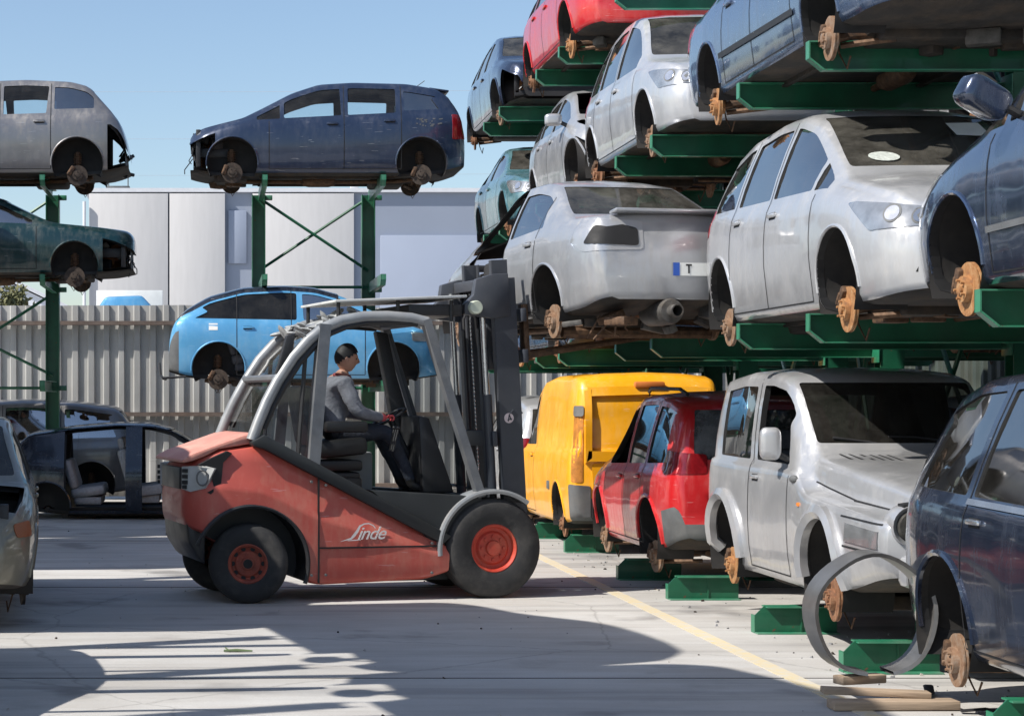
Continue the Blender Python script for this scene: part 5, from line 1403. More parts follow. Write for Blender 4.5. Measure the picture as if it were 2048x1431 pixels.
wp = [((3.90, 10.98, 0.03), (0.72, 0.14, 0.05), 1, 'lowest wooden board before the metal hoop'), ((3.84, 11.10, 0.08), (0.60, 0.11, 0.035), -7, 'wooden board lying across the lowest board'), ((3.80, 11.25, 0.135), (0.30, 0.10, 0.05), 18, 'short dark wood block under the metal hoop')]
for c_, d_, a_, lab in wp:
    o = MB().box((0, 0, 0), d_, ch=0.006).build('wooden_board', M_WOOD); o.location = c_; o.rotation_euler = (0, R(random.uniform(-2, 2)), R(a_)); tag(o, lab, 'board', 'scrap timber')
b = MB(); b.tube([(-0.09, 0, 0.012), (0, 0.01, 0.014), (0.11, -0.01, 0.012)], [0.008, 0.012, 0.006], 6)
b.tube([(-0.05, 0, 0.012), (-0.08, 0.03, 0.03)], 0.005, 5)
o = b.build('twig', basic('green twig', (0.10, 0.14, 0.06), 0.8)); o.location = (0.19, 13.45, 0); tag(o, 'small green twig lying on the sunlit concrete', 'twig')
# grit and scraps swept up under the right row
g = MB()
for k in range(170):
    x = 3.85 + abs(random.gauss(0, 0.6)) + 0.1; y = random.uniform(9.5, 24); s_ = random.choice((0.006, 0.009, 0.012, 0.018))
    rt = Matrix.Rotation(random.uniform(0, 6), 3, random.choice('XYZ')) @ Matrix.Rotation(random.uniform(0, 6), 3, random.choice('XYZ'))
    g.box((x, y, s_ * 0.3), (s_ * random.uniform(0.6, 1.6), s_ * random.uniform(0.6, 1.4), s_ * 0.7), rot=rt, mi=random.choice((0, 0, 1, 2)))
for k in range(160):
    x = random.uniform(-4, 4); y = random.uniform(9, 30); s_ = random.choice((0.006, 0.009, 0.014))
    g.box((x, y, s_ * 0.3), (s_, s_ * random.uniform(0.6, 1.4), s_ * 0.7), rot=Matrix.Rotation(random.uniform(0, 6), 3, 'Z') @ Matrix.Rotation(random.uniform(0, 1), 3, 'X'), mi=random.choice((0, 1, 2)))
tag(g.build('gravel', [M_ALU, M_UND, basic('pale grit', (0.40, 0.38, 0.35), 0.9)]), kind='stuff')
for (x, y, a_, L_, lab) in ((4.22, 11.42, 40, 0.34, 'bent dark bracket lying inside the metal hoop'), (4.42, 10.75, -25, 0.42, 'dark plastic strip lying behind the boards')):
    o = MB().tube([(-L_ / 2, 0, 0.015), (-L_ / 5, 0.03, 0.03), (L_ / 5, -0.02, 0.02), (L_ / 2, 0.05, 0.05)], 0.014, 6, sq=(0.006, 0.03)).build('metal_scrap', M_PLA)
    o.location = (x, y, 0.0); o.rotation_euler = (0, 0, R(a_)); tag(o, lab, 'scrap')
# overhead cables far behind
for i, (z, lab) in enumerate(((16.1, 'uppermost thin cable crossing the sky'), (13.9, 'middle thin cable crossing the sky'), (12.2, 'lowest thin cable crossing the sky above the warehouse'))):
    pts = [(x, 90, z + 0.8 * ((x + 2) / 52) ** 2) for x in range(-54, 51, 4)]
    tag(MB().tube(pts, 0.007, 5).build('overhead_cable', basic('grey cable', (0.40, 0.43, 0.47), 0.7)), lab, 'cable')
for x, lab in ((-54.3, 'tall mast carrying the cables on the left of the warehouse'), (50.3, 'tall mast carrying the cables on the right behind the rack')):
    o = empty('utility_pole', (x, 90, 0), label=lab, cat='utility pole')
    MB().tube([(0, 0, 0), (0, 0, 17.6)], [0.22, 0.14], 10).build('pole', M_CAP, o)
    for z in (16.9, 14.7, 13.0): MB().box((0, 0, z), (0.5, 0.12, 0.12)).build('cross_arm', M_CAP, o)
#@@PART4
# ------------------------------------------------------------------ forklift
P_LRED = paint('sun bleached red', (0.50, 0.090, 0.066), 0.0, 0.48, dust=0.6, coat=0.15, dcol=(0.52, 0.22, 0.16), dents=0.02)
P_LPINK = paint('sunlit bleached red', (0.56, 0.24, 0.19), 0.0, 0.6, dust=0.6, coat=0.0, dcol=(0.62, 0.45, 0.36), dents=0.02)  # bleached paint, with the sunlight on the hood put into the colour
M_SLATE = basic('slate grey steel', (0.045, 0.050, 0.062), 0.42, var=0.15, scale=3, dust=(0.14, 0.13, 0.12), dust_amt=0.3)
M_BAR = basic('silver grey guard paint', (0.26, 0.275, 0.29), 0.42, metal=0.2, var=0.15, dust=(0.40, 0.38, 0.35), dust_amt=0.4)
M_BARD = basic('dark grey guard paint', (0.13, 0.14, 0.155), 0.42, metal=0.2, var=0.2, dust=(0.3, 0.29, 0.27), dust_amt=0.35)
M_TYRE = basic('solid tyre rubber', (0.022, 0.022, 0.023), 0.8, var=0.25, scale=10, dust=(0.12, 0.11, 0.10), dust_amt=0.45, bump=0.2)
M_RIM = basic('red wheel rim', (0.46, 0.045, 0.025), 0.55, var=0.2, scale=12, dust=(0.30, 0.12, 0.07), dust_amt=0.6)
M_RIMR = basic('rusty red wheel rim', (0.30, 0.06, 0.035), 0.7, var=0.4, scale=14, dust=(0.16, 0.07, 0.045), dust_amt=0.7)
M_FLOOR = basic('black rubber floor', (0.018, 0.021, 0.023), 0.6, var=0.2)
M_SEATB = basic('black vinyl', (0.013, 0.013, 0.014), 0.55, var=0.2)
FK = empty('forklift', (1.32, 17.52, 0), R(12.5), 'red forklift truck with a driver, holding up the silver saloon', 'forklift')
HW = 0.66
def pl(pts, x):
    for (a, va), (b_, vb) in zip(pts, pts[1:]):
        if x <= b_: return va + (vb - va) * clamp((x - a) / (b_ - a))
    return pts[-1][1]
# red hull: lofted along x, plan rounded at the tail
zt = [(-1.70, 1.00), (-1.67, 1.16), (-1.55, 1.27), (-1.38, 1.33), (-1.05, 1.37), (-0.95, 1.335), (0.57, 0.555), (0.66, 0.50)]
zbm = [(-1.70, 0.74), (-1.66, 0.66), (-1.52, 0.60), (-0.62, 0.17), (-0.52, 0.15), (0.45, 0.18), (0.66, 0.24)]
hwp = [(-1.70, 0.42), (-1.68, 0.50), (-1.63, 0.58), (-1.55, 0.64), (-1.40, 0.675), (-1.1, 0.69), (0.66, 0.69)]
xs = [-1.70, -1.69, -1.675, -1.65, -1.61, -1.56] + [-1.5 + 0.06 * i for i in range(36)] + [0.66]
vs = []; fs = []
for x in xs:
    w = pl(hwp, x); t = pl(zt, x); bz = pl(zbm, x); h = t - bz
    cr = bz + h * 0.62; k = min(1, h / 0.3)
    half = [(0, bz), (w - 0.06, bz), (w - 0.015, bz + 0.02 * k), (w, bz + 0.06 * k), (w + 0.0, lerp(bz, cr, 0.5)), (w + 0.012, cr - 0.05 * k), (w + 0.012, cr - 0.01 * k), (w - 0.018, cr + 0.05 * k), (w - 0.03, lerp(cr, t, 0.6)), (w - 0.045, t - 0.06 * k), (w - 0.07, t - 0.02 * k), (w - 0.12, t), (0, t + 0.01)]
    vs += [(x, y, z) for y, z in half] + [(x, -y, z) for y, z in half[1:-1][::-1]]
m_ = 24
for i in range(len(xs) - 1):
    for k in range(m_): fs.append((i * m_ + k, i * m_ + (k + 1) % m_, (i + 1) * m_ + (k + 1) % m_, (i + 1) * m_ + k))
fs.append(list(range(m_))[::-1]); fs.append([(len(xs) - 1) * m_ + k for k in range(m_)])
hm = MB(); hm.add(vs, fs); hull = hm.mesh('counterweight', [P_LRED, M_PLA, M_SEAM])
ct = MB()
for sd in (-1, 1): ct.lathe([(0.50, sd * 0.30), (0.50, sd * 0.9)] if sd > 0 else [(0.50, sd * 0.9), (0.50, sd * 0.30)], c=(-1.13, 0, 0.34), seg=48, mi=1)
hull = exact_bool(hull, ct.mesh('cut', [P_LRED, M_PLA, M_SEAM])); finish(hull, 30)
link_mesh('counterweight', hull, FK)
# wheel housing rim, tail skirt
for sd in (-1, 1):
    b = MB(); b.tube([(-1.13 + 0.505 * math.cos(R(a)), sd * (0.685 if a < 150 else 0.685 - (a - 150) * 0.002), 0.34 + 0.505 * math.sin(R(a))) for a in range(-20, 166, 6)], 0.02, 6); b.build('arch_trim', M_PLA, FK)
b = MB(); b.prism([(-1.67, 0.74), (-1.65, 0.52), (-1.56, 0.38), (-1.5, 0.33), (-1.5, 0.70)], -0.52, 0.52, 'y', ch=0.03); b.build('tail_skirt', M_PLA, FK)
# rear grille lamp unit + bleached hood in a sunlit tone
b = MB(); b.prism([(-1.73, 1.245), (-1.63, 1.30), (-1.18, 1.455), (-1.05, 1.475), (-1.05, 1.39), (-1.40, 1.335), (-1.53, 1.27), (-1.63, 1.235), (-1.725, 1.215)], -0.60, 0.60, 'y', ch=0.02)
hood = b.build('engine_hood', P_LPINK, FK)
b = MB(); b.prism([(-1.62, 0.74), (-1.62, 0.88), (-1.3, 0.92), (-0.95, 0.89), (-0.95, 0.84), (-1.3, 0.87)], -0.705, -0.66, 'y', ch=0.008)
b.build('sunlit_dust_streak', P_LPINK, FK) if False else None  # not built: pale strip for dust and sun along the crease
for sd in (-1, 1):
    b = MB(); v0 = [(-1.695, 0.47, 0.99), (-1.645, 0.59, 0.97), (-1.53, 0.66, 1.0), (-1.45, 0.685, 1.17), (-1.53, 0.66, 1.195), (-1.64, 0.59, 1.19), (-1.695, 0.48, 1.185)]
    out = [(x - 0.012, sd * (y + 0.012), z) for x, y, z in v0]; inn = [(x + 0.05, sd * (y - 0.06), z) for x, y, z in v0]; n = len(v0)
    b.add(out + inn, [list(range(n)), list(range(n, 2 * n))[::-1]] + [(i, (i + 1) % n, n + (i + 1) % n, n + i) for i in range(n)])
    lc = b.build('rear_lamp', basic('grey lamp housing', (0.42, 0.43, 0.43), 0.4, var=0.15, dust=(0.3, 0.28, 0.25)), FK)
    b = MB()
    for z in (1.15, 1.10, 1.05): b.box((-1.685, sd * 0.545, z), (0.05, 0.05, 0.032), rot=Matrix.Rotation(sd * R(28), 3, 'Z'))
    b.box((-1.688, sd * 0.54, 1.01), (0.04, 0.05, 0.03), rot=Matrix.Rotation(sd * R(28), 3, 'Z'))
    b.build('grille', M_SEAM, lc)
    b = MB(); b.tube([(-1.565 + 0.05 * math.cos(q * 0.4), sd * (0.665 + 0.01), 1.09 + 0.065 * math.sin(q * 0.4)) for q in range(16)], 0.008, 5, closed=True); b.build('lens_ring', M_GPLA, lc)
    b = MB(); b.prism([(-1.60, 1.20), (-1.49, 1.18), (-1.46, 1.00), (-1.52, 0.965), (-1.49, 0.95), (-1.40, 1.02), (-1.38, 1.22), (-1.30, 1.30), (-1.34, 1.32), (-1.48, 1.26)], sd * 0.60, sd * 0.672, 'y'); b.build('lamp_gap', M_SEAM, FK)
b = MB(); b.box((-1.695, 0.0, 1.08), (0.03, 0.8, 0.19), ch=0.008); b.build('rear_vent', M_PLA, FK)
# seams on the red side, lettering
b = MB()
for sd in (-1, 1):
    y = sd * 0.7035
    b.box((-0.535, sd * 0.693, 0.66), (0.014, 0.022, 0.98)); b.box((0.02, sd * 0.697, 0.475), (1.11, 0.014, 0.014))
b.build('panel_gap', M_SEAM, FK)
for x, z in ((-0.47, 0.24), (-0.47, 1.02), (0.50, 0.24), (0.50, 0.50), (-0.60, 0.24), (-0.60, 1.05)):
    b = MB(); b.lathe([(0, -0.708), (0.011, -0.708), (0.013, -0.690)], c=(x, 0, z), seg=8); b.build('bolt', M_GPLA, FK)
fc = bpy.data.curves.new('t', 'FONT'); fc.body = 'inde'; fc.size = 0.20; fc.shear = 0.45; fc.extrude = 0.0015; fc.space_character = 0.92; fc.offset = 0.001
to = bpy.data.objects.new('t', fc); COL.objects.link(to)
tme = bpy.data.meshes.new_from_object(to.evaluated_get(bpy.context.evaluated_depsgraph_get())); bpy.data.objects.remove(to)
# the capital letter is redrawn as a swash, so keep only the small letters
M_LET = basic('off white lettering', (0.66, 0.62, 0.60), 0.6, var=0.1)
lo = MB(); lo.add([(v.co.x + 0.085, v.co.y, v.co.z) for v in tme.vertices], [list(p.vertices) for p in tme.polygons])
def ribbon(mb, pts, ws):
    vs = []; n = len(pts)
    for i, p in enumerate(pts):
        a = Vector(pts[max(0, i - 1)]); c_ = Vector(pts[min(n - 1, i + 1)]); t = (c_ - a).normalized(); nn = Vector((-t.y, t.x)) * ws[i] / 2
        vs += [(p[0] + nn.x, p[1] + nn.y, 0.002), (p[0] - nn.x, p[1] - nn.y, 0.002)]
    mb.add(vs, [(2 * i, 2 * i + 1, 2 * i + 3, 2 * i + 2) for i in range(n - 1)])
ribbon(lo, [(-0.10, -0.02), (-0.04, -0.005), (0.02, 0.01), (0.05, 0.04), (0.09, 0.09), (0.12, 0.145), (0.17, 0.168), (0.22, 0.172), (0.27, 0.15), (0.295, 0.12)], [0.004, 0.012, 0.022, 0.032, 0.030, 0.022, 0.014, 0.012, 0.012, 0.010])
ribbon(lo, [(-0.02, -0.012), (0.06, -0.008), (0.13, -0.004)], [0.006, 0.012, 0.006])
for sd in (-1,):
    t2 = MB(); t2.add([Vector((v[0] * 0.80 - 0.26, -0.7055 - v[2], v[1] * 0.80 + 0.545)) for v in lo.v], lo.f)
    t2.build('lettering', M_LET, FK)
# black sloping sill, cab floor, steps
for sd in (-1, 1):
    b = MB(); b.prism([(-1.14, 1.40), (-1.02, 1.46), (0.68, 0.56), (1.0, 0.92), (0.5, 0.80), (0.62, 0.47)][:3] + [(0.60, 0.49), (-1.02, 1.335), (-1.12, 1.36)], sd * 0.60, sd * 0.715, 'y', ch=0.012); b.build('sill_beam', M_FLOOR, FK)
    b = MB(); b.prism([(-0.05, 0.97), (0.98, 0.90), (1.0, 0.72), (0.60, 0.50), (0.50, 0.52)], sd * 0.36, sd * 0.665, 'y', ch=0.012); b.build('step_panel', M_FLOOR, FK)
b = MB(); b.box((0.20, 0, 0.86), (1.5, 1.10, 0.10), ch=0.01); b.box((0.95, 0, 0.55), (0.35, 0.9, 0.6), ch=0.02); b.box((0.1, 0, 0.40), (1.3, 0.9, 0.5), ch=0.02); b.build('chassis', M_FLOOR, FK)
# wheels
def wheel(x, y, r, w, rr, mrim, steer=0.0, holes=0, parent=FK):
    e = empty('wheel', (x, y, r)); e.parent = parent; e.rotation_euler = (0, 0, R(steer)); del_ = None
    b = MB(); h = w / 2
    b.lathe([(rr, -h * 0.86), (rr + 0.03, -h * 0.98), (r * 0.80, -h), (r * 0.93, -h * 0.90), (r * 0.985, -h * 0.72), (r, -h * 0.45), (r, -h * 0.30), (r * 0.975, -h * 0.28), (r * 0.975, -h * 0.2), (r, -h * 0.18), (r, h * 0.18), (r * 0.975, h * 0.2), (r * 0.975, h * 0.28), (r, h * 0.3), (r, h * 0.45), (r * 0.985, h * 0.72), (r * 0.93, h * 0.90), (r * 0.8, h), (rr + 0.03, h * 0.98), (rr, h * 0.86), (rr, -h * 0.86)], seg=56, caps=False)
    b.build('tyre', M_TYRE, e)
    b = MB(); s2 = -1 if y < 0 else 1
    prof = [(rr + 0.012, 0.84 * h), (rr - 0.005, 0.90 * h), (rr - 0.022, 0.80 * h), (rr - 0.03, 0.55 * h), (rr * 0.72, 0.50 * h), (rr * 0.62, 0.62 * h), (rr * 0.34, 0.64 * h), (rr * 0.30, 0.80 * h), (0, 0.82 * h)]
    prof = [(q, s2 * v) for q, v in prof]
    b.lathe(prof, seg=40, caps=False)
    for k in range(8):
        a = 2 * math.pi * k / 8; b.lathe([(0, s2 * 0.72 * h), (0.014, s2 * 0.72 * h), (0.016, s2 * 0.58 * h)], c=(rr * 0.48 * math.cos(a), 0, rr * 0.48 * math.sin(a)), seg=6)
    if holes:
        for k in range(10):
            a = 2 * math.pi * k / 10; b.lathe([(0, s2 * 0.57 * h), (0.021, s2 * 0.57 * h), (0.022, s2 * 0.5 * h)], c=(rr * 0.78 * math.cos(a), 0, rr * 0.78 * math.sin(a)), seg=10, mi=1)
        b.lathe([(0, s2 * 0.835 * h), (rr * 0.24, s2 * 0.83 * h)], seg=16, mi=1)
    b.build('rim', [mrim, M_SEAM], e)
    return e
for sd in (-1, 1):
    wheel(1.08, sd * 0.57, 0.445, 0.30, 0.212, M_RIM)
    wheel(-1.13, sd * 0.56, 0.345, 0.25, 0.17, M_RIMR, steer=-16, holes=1)
b = MB(); b.tube([(-1.13, -0.5, 0.34), (-1.13, 0.5, 0.34)], 0.09, 10); b.build('steer_axle', M_FLOOR, FK)
# mudguards
for sd in (-1, 1):
    vs = []; fs = []; n = 26
    for i in range(n + 1):
        a = R(lerp(186, 52, i / n)); 
        for (r_, y) in ((0.505, 0.44), (0.525, 0.44), (0.53, 0.715), (0.512, 0.722), (0.490, 0.715)): vs.append((1.08 + r_ * math.cos(a), sd * y, 0.44 + r_ * math.sin(a) * 1.0))
    for i in range(n):
        for k in range(5): fs.append((5 * i + k, 5 * i + (k + 1) % 5, 5 * i + 5 + (k + 1) % 5, 5 * i + 5 + k))
    fs += [list(range(5)), [5 * n + k for k in range(5)]]
    b = MB(); b.add(vs, fs); b.build('mudguard', M_BAR, FK)
# overhead guard
path = [(-1.12, 1.41), (-1.06, 1.56), (-0.98, 1.74), (-0.88, 1.92), (-0.74, 2.13), (-0.60, 2.28), (-0.46, 2.39), (-0.30, 2.455), (-0.10, 2.49), (0.12, 2.495), (0.34, 2.48), (0.49, 2.445)]
for sd in (-1, 1):
    b = MB(); b.tube([(x, sd * (0.60 if z > 1.9 else lerp(0.64, 0.60, (z - 1.4) / 0.5)), z) for x, z in path], 0.05, 12, sq=None); b.build('guard_bar', M_BAR, FK)
    b = MB(); b.tube([(x + 0.055, sd * 0.605, z - 0.05) for x, z in path[1:-1]], 0.028, 6); b.build('weather_strip', M_PLA, FK)
    b = MB(); b.tube([(0.47, sd * 0.605, 2.47), (0.98, sd * 0.62, 0.90)], 0.05, 4, sq=(0.036, 0.05)); b.build('front_pillar', M_BARD, FK)
    b = MB(); b.tube([(-0.46, sd * 0.60, 2.42), (-0.57, sd * 0.63, 1.20)], 0.05, 4, sq=(0.05, 0.062)); b.build('door_pillar', M_BARD, FK)
    b = MB(); b.tube([(-0.62, sd * 0.60, 2.26), (-0.70, sd * 0.62, 1.28)], 0.02, 6); b.build('inner_strip', M_PLA, FK)
b = MB()
for x, z in ((-0.88, 1.95), (-0.42, 2.41), (0.45, 2.45)): b.tube([(x, -0.6, z), (x, 0.6, z)], 0.035, 8)
for y in (-0.42, -0.28, -0.14, 0, 0.14, 0.28, 0.42): b.tube([(-0.42, y, 2.42), (-0.1, y, 2.49), (0.2, y, 2.495), (0.47, y, 2.46)], 0.014, 6)
b.build('roof_bar', M_BARD, FK)
b = MB(); b.box((0.26, 0.0, 2.655), (1.22, 1.16, 0.022), rot=Matrix.Rotation(R(-2.6), 3, 'Y'), ch=0.004); b.build('roof_plate', basic('pale roof sheet', (0.55, 0.56, 0.55), 0.5, var=0.12, dust=(0.3, 0.28, 0.25)), FK)
for x in (-0.3, 0.25, 0.75):
    for y in (-0.5, 0.5): MB().tube([(x, y, 2.46), (x, y, 2.65)], 0.018, 6).build('roof_stay', M_PLA, FK)
MB().box((0.60, 0, 2.56), (0.5, 1.0, 0.10), ch=0.01).build('roof_box', M_PLA, FK)
b = MB()                                   # lumpy tarpaulin / rag on the rear of the roof
for k in range(26):
    t = random.random(); x = lerp(-0.66, -0.12, t); z = lerp(2.32, 2.52, t)
    b.sphere((x, random.uniform(-0.55, 0.55), z + random.uniform(0, 0.05)), (random.uniform(0.05, 0.10), random.uniform(0.05, 0.12), random.uniform(0.012, 0.028)), 8, rot=Matrix.Rotation(random.uniform(-1, 1), 3, 'Y'))
b.build('torn_roof_cover', basic('grey torn sheeting', (0.28, 0.29, 0.29), 0.8, var=0.5, scale=18), FK)
b = MB(); b.prism([(-0.80, 2.32), (-0.72, 2.34), (-0.76, 2.12), (-0.86, 1.98), (-0.90, 1.98)], -0.02 - 0.60, 0.04 - 0.6, 'y', ch=0.01); b.build('work_lamp', M_PLA, FK)
# windows
GF = glass('cab glass', (0.66, 0.70, 0.72), 0.05)
b = MB(); n = 10; vs = []; 
for i in range(n + 1):
    x, z = path[1 + int(i * 7 / n)]
    vs += [(x + 0.02, -0.54, z), (x + 0.02, 0.54, z)]
b.add(vs, [(2 * i, 2 * i + 1, 2 * i + 3, 2 * i + 2) for i in range(n) if (Vector(vs[2 * i]) - Vector(vs[2 * i + 2])).length > 1e-4]); b.build('rear_window', GF, FK)
for sd in (-1, 1):
    b = MB(); b.add([(-1.02, sd * 0.61, 1.42), (-0.59, sd * 0.61, 1.24), (-0.49, sd * 0.60, 2.35), (-0.6, sd * 0.60, 2.24), (-0.80, sd * 0.60, 2.0), (-0.95, sd * 0.605, 1.72)], [range(6)]); b.build('side_window', GF, FK)
b = MB(); b.add([(0.50, -0.56, 2.38), (0.50, 0.56, 2.38), (0.95, 0.57, 0.98), (0.95, -0.57, 0.98)], [(0, 1, 2, 3)]); b.build('windscreen', glass('cab windscreen', (0.50, 0.53, 0.55), 0.015, ior=1.0), FK)
# dashboard column and controls
b = MB(); b.prism([(0.30, 2.40), (0.42, 2.38), (0.50, 2.0), (0.74, 1.2), (0.90, 0.92), (0.55, 0.92), (0.50, 1.30), (0.42, 1.80)], 0.30, 0.42, 'y', ch=0.02)
b.prism([(0.52, 1.62), (0.62, 1.60), (0.86, 0.92), (0.56, 0.92)], -0.28, 0.30, 'y', ch=0.02); b.build('dashboard', M_PLA, FK)
b = MB(); c0 = Vector((0.36, 0.10, 1.60)); rt = Matrix.Rotation(R(-28), 3, 'Y')
b.tube([c0 + rt @ Vector((0.17 * math.cos(2 * math.pi * k / 24), 0.17 * math.sin(2 * math.pi * k / 24), 0)) for k in range(24)], 0.014, 6, closed=True)
for a in (0.5, 2.6, 4.7): b.tube([c0 - rt @ Vector((0, 0, 0.03)), c0 + rt @ Vector((0.17 * math.cos(a), 0.17 * math.sin(a), 0))], 0.011, 6)
b.tube([c0 - rt @ Vector((0, 0, 0.02)), c0 + Vector((0.22, 0, -0.42))], 0.03, 8); b.build('steering_wheel', M_PLA, FK)
b = MB()
for y in (-0.36, -0.30, -0.24): b.tube([(0.25, y, 1.30), (0.30, y, 1.50)], 0.008, 5); b.sphere((0.30, y, 1.51), 0.018, 8)
b.build('control_lever', M_PLA, FK)
b = MB(); b.box((-0.20, 0, 1.33), (0.52, 0.50, 0.16), rot=Matrix.Rotation(R(-5), 3, 'Y'), ch=0.05); b.box((-0.48, 0, 1.62), (0.14, 0.48, 0.54), rot=Matrix.Rotation(R(-10), 3, 'Y'), ch=0.05)
b.box((-0.2, 0, 1.17), (0.44, 0.42, 0.10), ch=0.03); b.box((-0.2, 0, 1.07), (0.40, 0.40, 0.08), ch=0.03); b.box((-0.18, -0.33, 1.52), (0.40, 0.10, 0.10), ch=0.03)
b.box((-0.2, 0, 0.98), (0.42, 0.42, 0.16), ch=0.02); b.build('driver_seat', M_SEATB, FK)
b = MB(); b.box((0.02, 0.30, 1.10), (0.46, 0.14, 0.36), ch=0.03); b.build('battery_box', basic('pale cover', (0.36, 0.36, 0.35), 0.7, var=0.1), FK)
b = MB(); b.prism([(0.57, 0.92), (0.70, 0.92), (0.62, 1.20), (0.55, 1.24)], -0.22, -0.10, 'y'); b.build('pedal', M_PLA, FK)
# mast, leaning back a little
MT = empty('mast', (1.40, 0, 0.22)); MT.parent = FK; MT.rotation_euler = (0, R(-3.2), 0)
for sd in (-1, 1):
    b = MB()
    b.box((0.0, sd * 0.475, 1.32), (0.21, 0.012, 2.64)); b.box((0.10, sd * 0.435, 1.32), (0.016, 0.075, 2.64)); b.box((-0.10, sd * 0.435, 1.32), (0.016, 0.075, 2.64))
    b.build('outer_rail', M_SLATE, MT)
    b = MB(); b.box((0.0, sd * 0.385, 1.55), (0.15, 0.012, 2.52)); b.box((0.07, sd * 0.355, 1.55), (0.014, 0.055, 2.52)); b.box((-0.07, sd * 0.355, 1.55), (0.014, 0.055, 2.52)); b.build('inner_rail', M_SLATE, MT)
    b = MB(); b.tube([(-0.19, sd * 0.40, 0.1), (-0.19, sd * 0.40, 1.6)], 0.045, 12); b.tube([(-0.19, sd * 0.40, 1.6), (-0.19, sd * 0.40, 2.55)], 0.026, 12, mi=1); b.build('lift_cylinder', [M_SLATE, M_CHR], MT)
    b = MB()
    for k in range(44): b.box((-0.05, sd * 0.30, 0.9 + 0.038 * k), (0.014, 0.03 if k % 2 else 0.022, 0.034), ch=0.004)
    b.build('lift_chain', M_CHR, MT)
    b = MB(); b.tube([(-0.13, sd * 0.24, 0.6), (-0.14, sd * 0.24, 2.3), (-0.08, sd * 0.24, 2.42), (-0.02, sd * 0.24, 2.3), (0.0, sd * 0.24, 1.9)], 0.014, 6); b.tube([(-0.16, sd * 0.20, 0.6), (-0.17, sd * 0.20, 2.2)], 0.012, 6, mi=1); b.build('hose', [M_PLA, M_GPLA], MT)
for z in (0.2, 1.2): MB().box((-0.16, 0, z), (0.05, 0.96, 0.14), ch=0.01).build('cross_member', M_SLATE, MT)
MB().box((-0.05, 0, 2.60), (0.22, 0.80, 0.10), ch=0.01).build('cross_member', M_SLATE, MT)
for sd in (-1, 1):
    b = MB(); b.prism([(-0.39, 2.33), (-0.39, 2.42), (-0.30, 2.50), (-0.27, 2.64), (-0.10, 2.68), (0.04, 2.68), (0.04, 2.30), (-0.12, 2.28)], sd * 0.42, sd * 0.50, 'y', ch=0.01); b.build('mast_head', M_SLATE, MT)
    b = MB(); b.lathe([(0, 0.06), (0.055, 0.06), (0.062, 0.05), (0.062, -0.03)], c=(-0.30, sd * 0.50, 2.385), rot=None, seg=24) if sd > 0 else b.lathe([(0, -0.06), (0.055, -0.06), (0.062, -0.05), (0.062, 0.03)], c=(-0.30, sd * 0.50, 2.385), seg=24)
    b.build('roller', basic('cream roller', (0.48, 0.52, 0.42), 0.5, var=0.2), MT)
# round badge on the mast
b = MB(); b.lathe([(0, -0.4835), (0.045, -0.4835), (0.046, -0.480)], c=(-0.02, 0, 1.38), seg=24)
for p, q in (((-0.025, 1.35), (-0.012, 1.41)), ((-0.012, 1.41), (0.005, 1.36)), ((-0.03, 1.365), (0.012, 1.372)), ((-0.012, 1.41), (0.03, 1.455))):
    b.tube([(p[0] - 0.005, -0.485, p[1]), (q[0] - 0.005, -0.485, q[1])], 0.005, 5, mi=1)
b.build('badge', [basic('badge pink white', (0.70, 0.58, 0.58), 0.5), M_SLATE], MT)
# carriage and forks, raised
b = MB()
for z in (1.93, 2.30): b.box((0.17, 0, z), (0.05, 1.00, 0.12), ch=0.01)
for y in (-0.3, 0.3): b.box((0.13, y, 2.12), (0.06, 0.05, 0.60), ch=0.008)
b.build('fork_carriage', M_SLATE, MT)
for sd in (-1, 1):
    b = MB(); b.prism([(0.20, 2.40), (0.25, 2.40), (0.25, 1.965), (1.75, 2.075), (1.75, 2.055), (0.30, 1.91), (0.20, 1.91)], sd * 0.34 - 0.06, sd * 0.34 + 0.06, 'y', ch=0.005); b.build('fork', M_CALI, MT)

# ------------------------------------------------------------------ driver
def skin_body(verts, edges, radii, root, name, sub=2):
    me = bpy.data.meshes.new(name); me.from_pydata(verts, edges, [])
    o = bpy.data.objects.new(name, me); COL.objects.link(o)
    o.modifiers.new('skin', 'SKIN'); 
    if not me.skin_vertices: me.skin_vertices.new()
    sv = me.skin_vertices[0].data
    for i, r_ in enumerate(radii):
        sv[i].radius = (r_, r_) if not isinstance(r_, tuple) else r_
        sv[i].use_root = (i == root)
    m = o.modifiers.new('s', 'SUBSURF'); m.levels = sub; m.render_levels = sub
    res = bpy.data.meshes.new_from_object(o.evaluated_get(bpy.context.evaluated_depsgraph_get()))
    bpy.data.objects.remove(o); return res
M_SKIN = basic('skin', (0.50, 0.27, 0.19), 0.55, var=0.08, scale=20)
M_SWEAT = basic('grey sweatshirt', (0.18, 0.185, 0.21), 0.9, var=0.22, scale=11, bump=1.0)
M_JEAN = basic('dark blue work trousers', (0.020, 0.024, 0.036), 0.85, var=0.35, scale=11, bump=1.0)
M_BOOT = basic('black boots', (0.015, 0.014, 0.013), 0.6)
M_HAIR = basic('black hair', (0.008, 0.008, 0.010), 0.6, var=0.3, scale=40)
M_COLLAR = basic('dull red collar', (0.28, 0.06, 0.06), 0.85)
M_GLOVE = basic('red work glove', (0.55, 0.08, 0.09), 0.8, var=0.2)
V = []; E = []; Rr = []
def nv(p, r_, par=None):
    V.append(p); Rr.append(r_); i = len(V) - 1
    if par is not None: E.append((par, i))
    return i
pel = nv((-0.22, 0, 1.50), (0.15, 0.135)); wst = nv((-0.22, 0, 1.64), (0.155, 0.145), pel); cst = nv((-0.18, 0, 1.80), (0.18, 0.15), wst); ush = nv((-0.145, 0, 1.91), (0.14, 0.115), cst); nk = nv((-0.115, 0, 1.985), 0.062, ush); hd0 = nv((-0.095, 0, 2.04), 0.055, nk)
